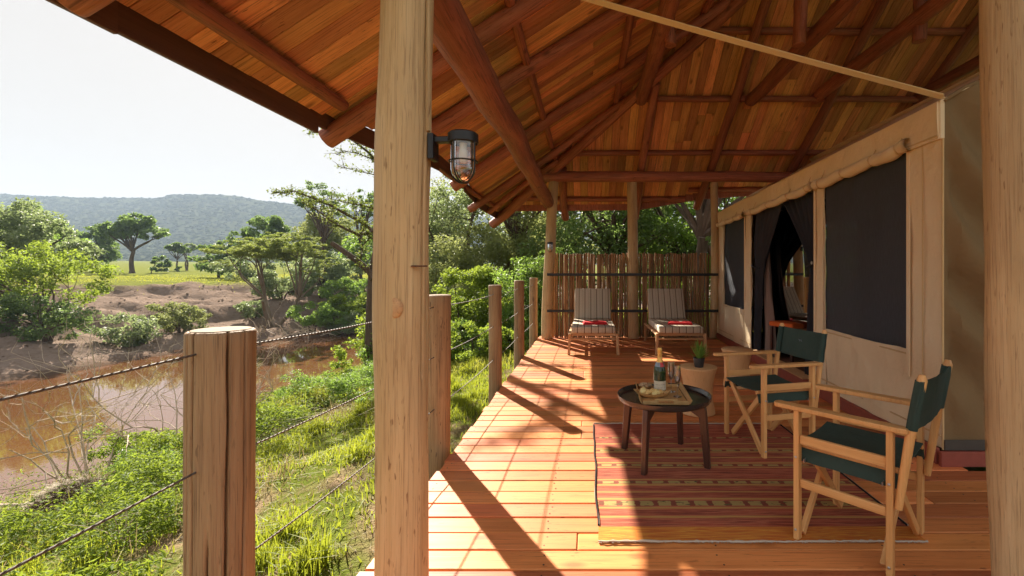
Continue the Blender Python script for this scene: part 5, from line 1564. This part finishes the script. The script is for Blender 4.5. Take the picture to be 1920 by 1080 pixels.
# --- the leaning tree with the dark trunk beside the nearest pole
TX, TY = -5.65, 12.2
tz = gz(TX, TY)
bt_ = thing('leaning_tree', (TX, TY, tz - .1), 'rough dark trunk with a snapped branch and thin yellow-leaved boughs beside the nearest pole', 'tree')
def D(u, v, d=12.0): return Pt(u, v, d) - Vector((TX, TY, tz - .1))
mb = MB()
trunk = [Vector((0, 0, -.2)), D(702, 640, 12.2), D(703, 570, 12.2), D(706, 510, 12.2), D(716, 450, 12.2), D(728, 380, 12.2), D(738, 300, 12.2), D(742, 220, 12.3), D(745, 150, 12.4)]
mb.tube(trunk, [.27, .235, .215, .20, .165, .14, .12, .10, .07], 14)
br = [[D(702, 522), D(692, 508), D(668, 488), D(640, 468), D(622, 456)]]
mb.tube(br[0], [.12, .085, .075, .068, .060], 9)
boughs = [
    ([(722, 432), (700, 436), (672, 440), (645, 428), (618, 412), (596, 395), (566, 378)], .055),
    ([(700, 434), (680, 418), (650, 402), (620, 385), (588, 372), (552, 358), (530, 362), (512, 361)], .045),
    ([(726, 395), (705, 392), (680, 385), (650, 380), (620, 372)], .03),
    ([(740, 335), (716, 312), (690, 285), (664, 265), (640, 252), (610, 246), (575, 250)], .04),
    ([(716, 312), (696, 298), (672, 288), (648, 284), (630, 290)], .022),
    ([(738, 345), (712, 330), (690, 325), (660, 318), (634, 312)], .02),
    ([(714, 450), (694, 446), (680, 460), (676, 490), (680, 510)], .022),
    ([(742, 250), (770, 220), (800, 200), (840, 190)], .04), ([(736, 320), (770, 300), (800, 292), (830, 300)], .035),
    ([(742, 200), (720, 170), (690, 150), (650, 140)], .035), ([(744, 160), (770, 110), (790, 70)], .04)]
lc = []
r5 = np.random.default_rng(99)
for pth, r_ in boughs:
    pts = [D(u, v, 12.0 + .25 * math.sin(i * 1.3)) for i, (u, v) in enumerate(pth)]
    n_ = len(pts)
    mb.tube(pts, [r_ * (1 - .8 * i / (n_ - 1)) for i in range(n_)], 7)
    for i in range(n_ - 1):
        for k in range(7):
            f_ = (k + r5.random()) / 7
            p_ = pts[i].lerp(pts[i + 1], f_)
            dirv = Vector(r5.normal(size=3)); dirv.z = abs(dirv.z) * .7 - .15; dirv.normalize()
            L = r5.uniform(.12, .42) * (.5 + .6 * i / n_)
            e = p_ + dirv * L
            mb.tube([p_, (p_ + e) / 2 + Vector((0, 0, .02)), e], [.008, .005, .003], 4)
            m_ = int(r5.integers(14, 30)) if r_ > .023 else int(r5.integers(5, 13))
            for q_ in range(m_):
                lc.append(tuple(p_.lerp(e, r5.uniform(.2, 1.1)) + Vector(r5.normal(size=3)) * .055))
mb.build('trunk', BK, bt_, local=Matrix(), smooth=True)
o = leaves('crown', np.array(lc), .07, MAT['yellowleaf'], bt_, .5, 3, .5); o.matrix_basis = Matrix()
# shoot with bright leaves at the trunk foot
tree('thicket_bush', 'small bright sprig at the foot of the dark leaning trunk', -5.95, 11.2, [(0, 0, .75, .32, .3, .65)], 26, 900, .09, .015, (LL, BK), 61, .3, 6, cat='bush')

# --- near bank: shrubs
NBG = 'shrubs on the near bank'
near_shrubs = [
    ('leafy green clump just left of the lower wire, by the thick post', -4.2, 4.2, [(0, 0, .25, .6, .5, .3), (.5, .2, .2, .4, .4, .24)], 4200, .055, MAT['herb']),
    ('bright leafy clump between the hay heap and the thick post', -5.2, 5.6, [(0, 0, .28, .7, .55, .34)], 4600, .058, LL),
    ('broad green clump at the left edge below the hay heap', -5.9, 4.9, [(0, 0, .26, .75, .55, .3)], 4800, .06, MAT['herb']),
    ('leafy clump above the hay heap on the bank slope', -6.9, 7.3, [(0, 0, .3, .7, .5, .36), (.6, 0, .3, .5, .4, .3)], 4600, .065, LM),
    ('dense green clump right behind the top of the thick post', -5.1, 7.5, [(0, 0, .32, .7, .55, .36)], 4600, .06, MAT['herb']),
    ('yellow-green clump on the brink right of the thick post', -6.0, 10.3, [(0, 0, .3, .8, .5, .36)], 4200, .065, LL),
    ('leafy shrub at the brink left of the thick railing post', -6.3, 8.2, [(0, 0, .55, .75, .7, .55), (.6, .2, .4, .5, .5, .4)], 6500, .075, MAT['herb']),
    ('lime sapling spreading over the water at far left', -8.0, 8.3, [(0, 0, .55, .75, .6, .4), (-.7, 0, .6, .6, .5, .3), (.5, .2, .4, .5, .5, .4)], 4200, .085, LL),
    ('dark leafy clump behind the hay heap', -5.8, 6.4, [(0, 0, .35, .75, .6, .38), (.8, 0, .3, .5, .5, .3)], 6000, .065, MAT['herb']),
    ('dark shrub half way along the brink, right of the thick post', -5.2, 9.4, [(0, 0, .35, .8, .55, .42), (-.9, 0, .4, .6, .5, .4)], 6500, .065, LM),
    ('low shrub on the brink close to the leaning trunk', -4.9, 10.6, [(0, 0, .3, .7, .5, .36)], 4200, .065, LM),
    ('small dark weed in the middle of the lawn', -3.7, 8.0, [(0, 0, .22, .34, .3, .24)], 1600, .06, LM),
    ('broad-leaved weed at the bottom left corner', -3.3, 2.95, [(0, 0, .20, .46, .40, .24)], 3200, .062, MAT['herb']),
    ('tall leafy weed left of the thick post', -4.7, 5.1, [(0, 0, .3, .55, .5, .32)], 3400, .06, MAT['herb']),
]
for i, (lab, x, y, el, n_, ls_, m_) in enumerate(near_shrubs):
    tree('bank_shrub', lab, x, y, el, 40, n_, ls_, .012, (m_, MAT['twig']), 70 + i, .3, 8, cat='shrub', group=NBG, multi=3, cr=(.2, .36), up=.6, asp=.32)

# --- bare thorny shrubs
def bare_shrub(label, x, y, h, n, seed, spread):
    r = np.random.default_rng(seed)
    z = gz(x, y)
    t_ = thing('bare_shrub', (x, y, z), label, 'shrub', 'leafless shrubs on the near bank')
    mb = MB()
    def grow(p, d, L, rad, lev):
        pts = [Vector(p)]; dd = Vector(d)
        k = 5
        for i in range(k):
            dd = (dd + Vector(r.normal(size=3)) * .20 + Vector((0, 0, .05))).normalized()
            pts.append(pts[-1] + dd * L / k)
        mb.tube(pts, [rad * (1 - .65 * i / k) for i in range(k + 1)], 5)
        if lev > 0:
            for _ in range(int(r.integers(2, 4))):
                i = int(r.integers(2, k + 1))
                nd = (dd + Vector(r.normal(size=3)) * .75).normalized()
                grow(pts[i], nd, L * r.uniform(.5, .75), rad * .55, lev - 1)
    for _ in range(n):
        a = r.uniform(0, 2 * PI)
        grow((.08 * math.cos(a), .08 * math.sin(a), -.05), Vector((math.cos(a) * spread, math.sin(a) * spread, 1)).normalized(), h * r.uniform(.35, .55), .017, 3)
    mb.build('branches', MAT['twig'], t_, local=Matrix(), smooth=True)
bare_shrub('big leafless grey shrub at the left edge in front of the river', -8.0, 7.4, 3.7, 9, 5, .75)
bare_shrub('leafless shrub beside the thick post, twigs over the water', -5.9, 7.2, 3.0, 6, 9, .6)
bare_shrub('thin leafless stems between the two bare shrubs', -7.0, 7.9, 3.4, 5, 13, .5)
mb = MB()
tag(mb.tube([(-9.8, 7.3, gz(-9.8, 7.3) + .55), (-8.9, 7.0, gz(-8.9, 7) + .35), (-8.2, 6.8, gz(-8.2, 6.8) + .25), (-7.4, 6.8, gz(-7.4, 6.8) + .05)], [.012, .02, .022, .026], 7).build('fallen_branch', MAT['twig'], None, Matrix(), smooth=True),
    'fallen grey branch poking out over the water by the hay heap', 'branch')

# --- hay heap
def straws(name, n, x0, y0, sx_, sy_, hh_, L, mat, seed, label):
    r = np.random.default_rng(seed)
    a = r.normal(size=n) * .5; b = r.normal(size=n) * .5
    px = x0 + a * sx_; py = y0 + b * sy_
    rad2 = (a ** 2 + b ** 2)
    pz = ground_h(px, py) + hh_ * np.exp(-rad2 * 1.6) * r.uniform(.7, 1.05, n)
    d = r.normal(size=(n, 3)); d[:, 2] = d[:, 2] * .22 - .1; d[:, 1] *= .6
    d /= np.linalg.norm(d, axis=1)[:, None]
    LL_ = L * r.uniform(.5, 1.2, n)
    c = np.stack([px, py, pz], -1)
    w = np.cross(d, np.array([0, 0, 1.0])); w /= np.linalg.norm(w, axis=1)[:, None] + 1e-6
    w *= .0035
    p0 = c - d * LL_[:, None] * .5; p1 = c + d * LL_[:, None] * .5
    v = np.stack([p0 - w, p0 + w, p1 + w, p1 - w], 1)
    o_ = link(name, mesh_np(name, v.reshape(-1, 3), np.arange(n * 4).reshape(n, 4)), None, None, mat)
    return tag(o_, label, 'hay', None, 'stuff')
straws('hay_heap', 9000, -7.15, 6.35, .75, .55, .42, .30, MAT['straw'], 4, 'heap of dry cut grass at the brink above the water')

# --- grass
def blades(name, px, py, L, W, mat, seed, label, lean=.55, cat='grass'):
    r = np.random.default_rng(seed)
    n = len(px)
    pz = ground_h(px, py) - .01
    a = r.uniform(0, 2 * PI, n)
    ln = np.abs(r.normal(size=n)) * lean
    dx = np.cos(a) * ln; dy = np.sin(a) * ln
    base = np.stack([px, py, pz], -1)
    wa = r.uniform(0, PI, n)
    w = np.stack([np.cos(wa), np.sin(wa), np.zeros(n)], -1) * (W * r.uniform(.7, 1.3, n))[:, None]
    L = L * r.uniform(.5, 1.25, n)
    m1 = base + np.stack([dx * .30 * L, dy * .30 * L, .58 * L], -1)
    tip = base + np.stack([dx * 1.0 * L, dy * 1.0 * L, (1.0 - .35 * np.minimum(ln, 1.6)) * L], -1)
    v = np.stack([base - w, base + w, m1 + w * .8, m1 - w * .8, tip + w * .08, tip - w * .08], 1)
    k = np.arange(n)[:, None] * 6
    f = np.concatenate([k + np.array([0, 1, 2, 3]), k + np.array([3, 2, 4, 5])], 0)
    o_ = link(name, mesh_np(name, v.reshape(-1, 3), f), None, None, mat)
    return tag(o_, label, cat, None, 'stuff')
def scatter(n, seed, fn, xr=(-11.2, -1.05), yr=(.4, 16)):
    r = np.random.default_rng(seed)
    px = r.uniform(*xr, n); py = yr[0] + (yr[1] - yr[0]) * r.random(n) ** 1.35
    s, sg = river_s(px, py)
    k = r.random(n) < fn(px, py, s)
    return px[k], py[k], s[k]
patch = lambda x, y: fbm(x * .9, y * .9, 41, 3)
px, py, s = scatter(300000, 1, lambda x, y, s: np.clip(.42 + 2.0 * patch(x, y), .03, 1) * (s > 4.2) * np.where((x > -2.9) & (x < -1.2) & (y < 5.5), .35, 1))
blades('lawn_grass', px, py, .10 + .06 * np.clip(patch(px, py) + .3, 0, 1), .0055, MAT['grass'], 2, 'short sunlit lawn grass between the deck and the bank', .8)
# tufts
r9 = np.random.default_rng(12)
tx, ty, _ = scatter(700, 5, lambda x, y, s: (s > 4.6) * np.clip(.5 + patch(x, y) * 1.5, 0, 1), yr=(1, 13))
k = r9.integers(0, len(tx), 34000)
blades('grass_tufts', tx[k] + r9.normal(size=34000) * .075, ty[k] + r9.normal(size=34000) * .075, np.full(34000, .21), .0055, MAT['grass'], 3, 'taller bright tufts dotted over the lawn', .6)
px, py, s = scatter(60000, 6, lambda x, y, s: np.clip(.35 - 2.0 * patch(x, y), .02, 1) * (s > 4.5))
blades('dry_lawn_grass', px, py, np.full(len(px), .06), .004, MAT['drygrass'], 7, 'dry cut grass littering the bare patches of lawn', 1.3)
px, py, s = scatter(90000, 8, lambda x, y, s: ((s > .6) & (s < 6.2)) * np.clip(1.2 - np.abs(s - 3.2) / 2.8, 0, 1) * np.clip(.5 + 1.6 * fbm(x * .6, y * .6, 55, 3), .05, 1), xr=(-12, -3), yr=(1.0, 20))
blades('bank_grass', px, py, np.full(len(px), .36), .0055, MAT['tallgrass'], 9, 'long tangled grass along the brink of the near bank', .9)
px, py, s = scatter(60000, 28, lambda x, y, s: ((s > .6) & (s < 8.5)) * np.clip(.25 - 1.8 * fbm(x * .8, y * .8, 75, 3), 0, 1), xr=(-12, -2), yr=(.8, 18))
blades('dry_bank_stalks', px, py, np.full(len(px), .30), .0045, MAT['drygrass'], 29, 'dead straw-coloured stalks mixed through the bank weeds', 1.1)
# reed-like tall grass right of the thick post
tx, ty, _ = scatter(90, 15, lambda x, y, s: (s > 2.2) * (s < 6.3), xr=(-7.2, -3.6), yr=(7.6, 12.5))
k = r9.integers(0, len(tx), 8000)
blades('tall_bank_grass', tx[k] + r9.normal(size=8000) * .13, ty[k] + r9.normal(size=8000) * .13, np.full(8000, .55), .0065, MAT['tallgrass'], 10, 'tall arching grass clumps on the brink right of the thick post', .55)
# herb layer
px, py, s = scatter(300000, 16, lambda x, y, s: ((s > .4) & (s < 7.6)) * np.clip((7.6 - s) / 1.5, 0, 1) * np.clip(.55 + 1.8 * fbm(x * .7, y * .7, 66, 3), .05, 1), xr=(-12, -2.6), yr=(.8, 18))
pz = ground_h(px, py) + .02 + (.36 + .8 * np.clip(fbm(px * 1.1, py * 1.1, 88, 3), -.35, .7)) * r9.random(len(px)) ** 1.3
o = leaves('herb_layer', np.stack([px, py, pz], -1), .058, MAT['herb'], None, .36, 77, .8)
tag(o, 'low leafy weeds covering the near bank slope', 'weeds', None, 'stuff')
# ground cover around the thicket and right of the deck
px, py, s = scatter(50000, 18, lambda x, y, s: (s > 1) * 1.0, xr=(-9, 7), yr=(9.6, 24))
blades('thicket_grass', px, py, np.full(len(px), .22), .009, MAT['tallgrass'], 19, 'rank grass on the ground under the thicket', .8)
# grass on the far plain brink
r = np.random.default_rng(21)
px = r.uniform(-75, -12, 60000); py = r.uniform(28, 90, 60000)
s, sg = river_s(px, py)
k = (sg < 0) & (s > 15) & (s < 60) & (r.random(60000) < np.clip(.5 + 1.6 * fbm(px * .15, py * .15, 70, 3), .03, 1))
blades('far_bank_grass', px[k], py[k], np.full(k.sum(), .17), .022, MAT['tallgrass'], 22, 'pale grass on the plain above the far bank', .7)
# driftwood and roots at the far waterline, below the acacia
r = np.random.default_rng(31)
mb = MB()
for i in range(90):
    x = r.uniform(-24, -15); y = 33.2 + (x + 24) * .22 + r.uniform(-.4, 1.4)
    s, sg = river_s(np.array([x]), np.array([y]))
    if sg[0] > 0 or s[0] < .2: continue
    z = gz(x, y)
    d = Vector((r.normal(), r.normal() * .4 - .3, r.uniform(-.2, .6))).normalized()
    p_ = Vector((x, y, z + .05)); L = r.uniform(.5, 1.6)
    mb.tube([p_, p_ + d * L * .5 + Vector((0, 0, .2)), p_ + d * L], [.04, .03, .012], 5)
tag(mb.build('tangled_roots', MAT['twig'], None, Matrix(), smooth=True), 'tangled exposed roots and driftwood below the acacia at the far waterline', 'roots', None, 'stuff')
# stones and clods on the mud
r = np.random.default_rng(33)
px = r.uniform(-45, -12, 1500); py = r.uniform(15, 46, 1500)
s, sg = river_s(px, py)
k = (sg < 0) & (s > .1) & (s < 17)
cen = np.stack([px[k], py[k], ground_h(px[k], py[k])], -1)
tag(link('mud_clods', blob_mesh('mud_clods', cen, r.uniform(.03, .10, k.sum()) * r.uniform(.4, 1.2, k.sum()), 7, .6), None, None, MAT['clod']), 'dark clods and stones strewn over the far mud bank', 'clods', None, 'stuff')

# ------------------------------------------------------------------ haze over the far plain and hills
t = NT('morning_haze')
pv = t.n('VolumePrincipled')
pv.inputs['Color'].default_value = (.60, .77, 1.0, 1)
pv.inputs['Density'].default_value = .00031
pv.inputs['Anisotropy'].default_value = 0.0
t.l(pv.outputs[0], t.out.inputs['Volume'])
hzb = MB().box((-200, 440, 98), (7000, 2130, 210)).build('haze', t.m)
tag(hzb, 'pale morning haze lying over the river plain', 'haze', None, 'stuff')
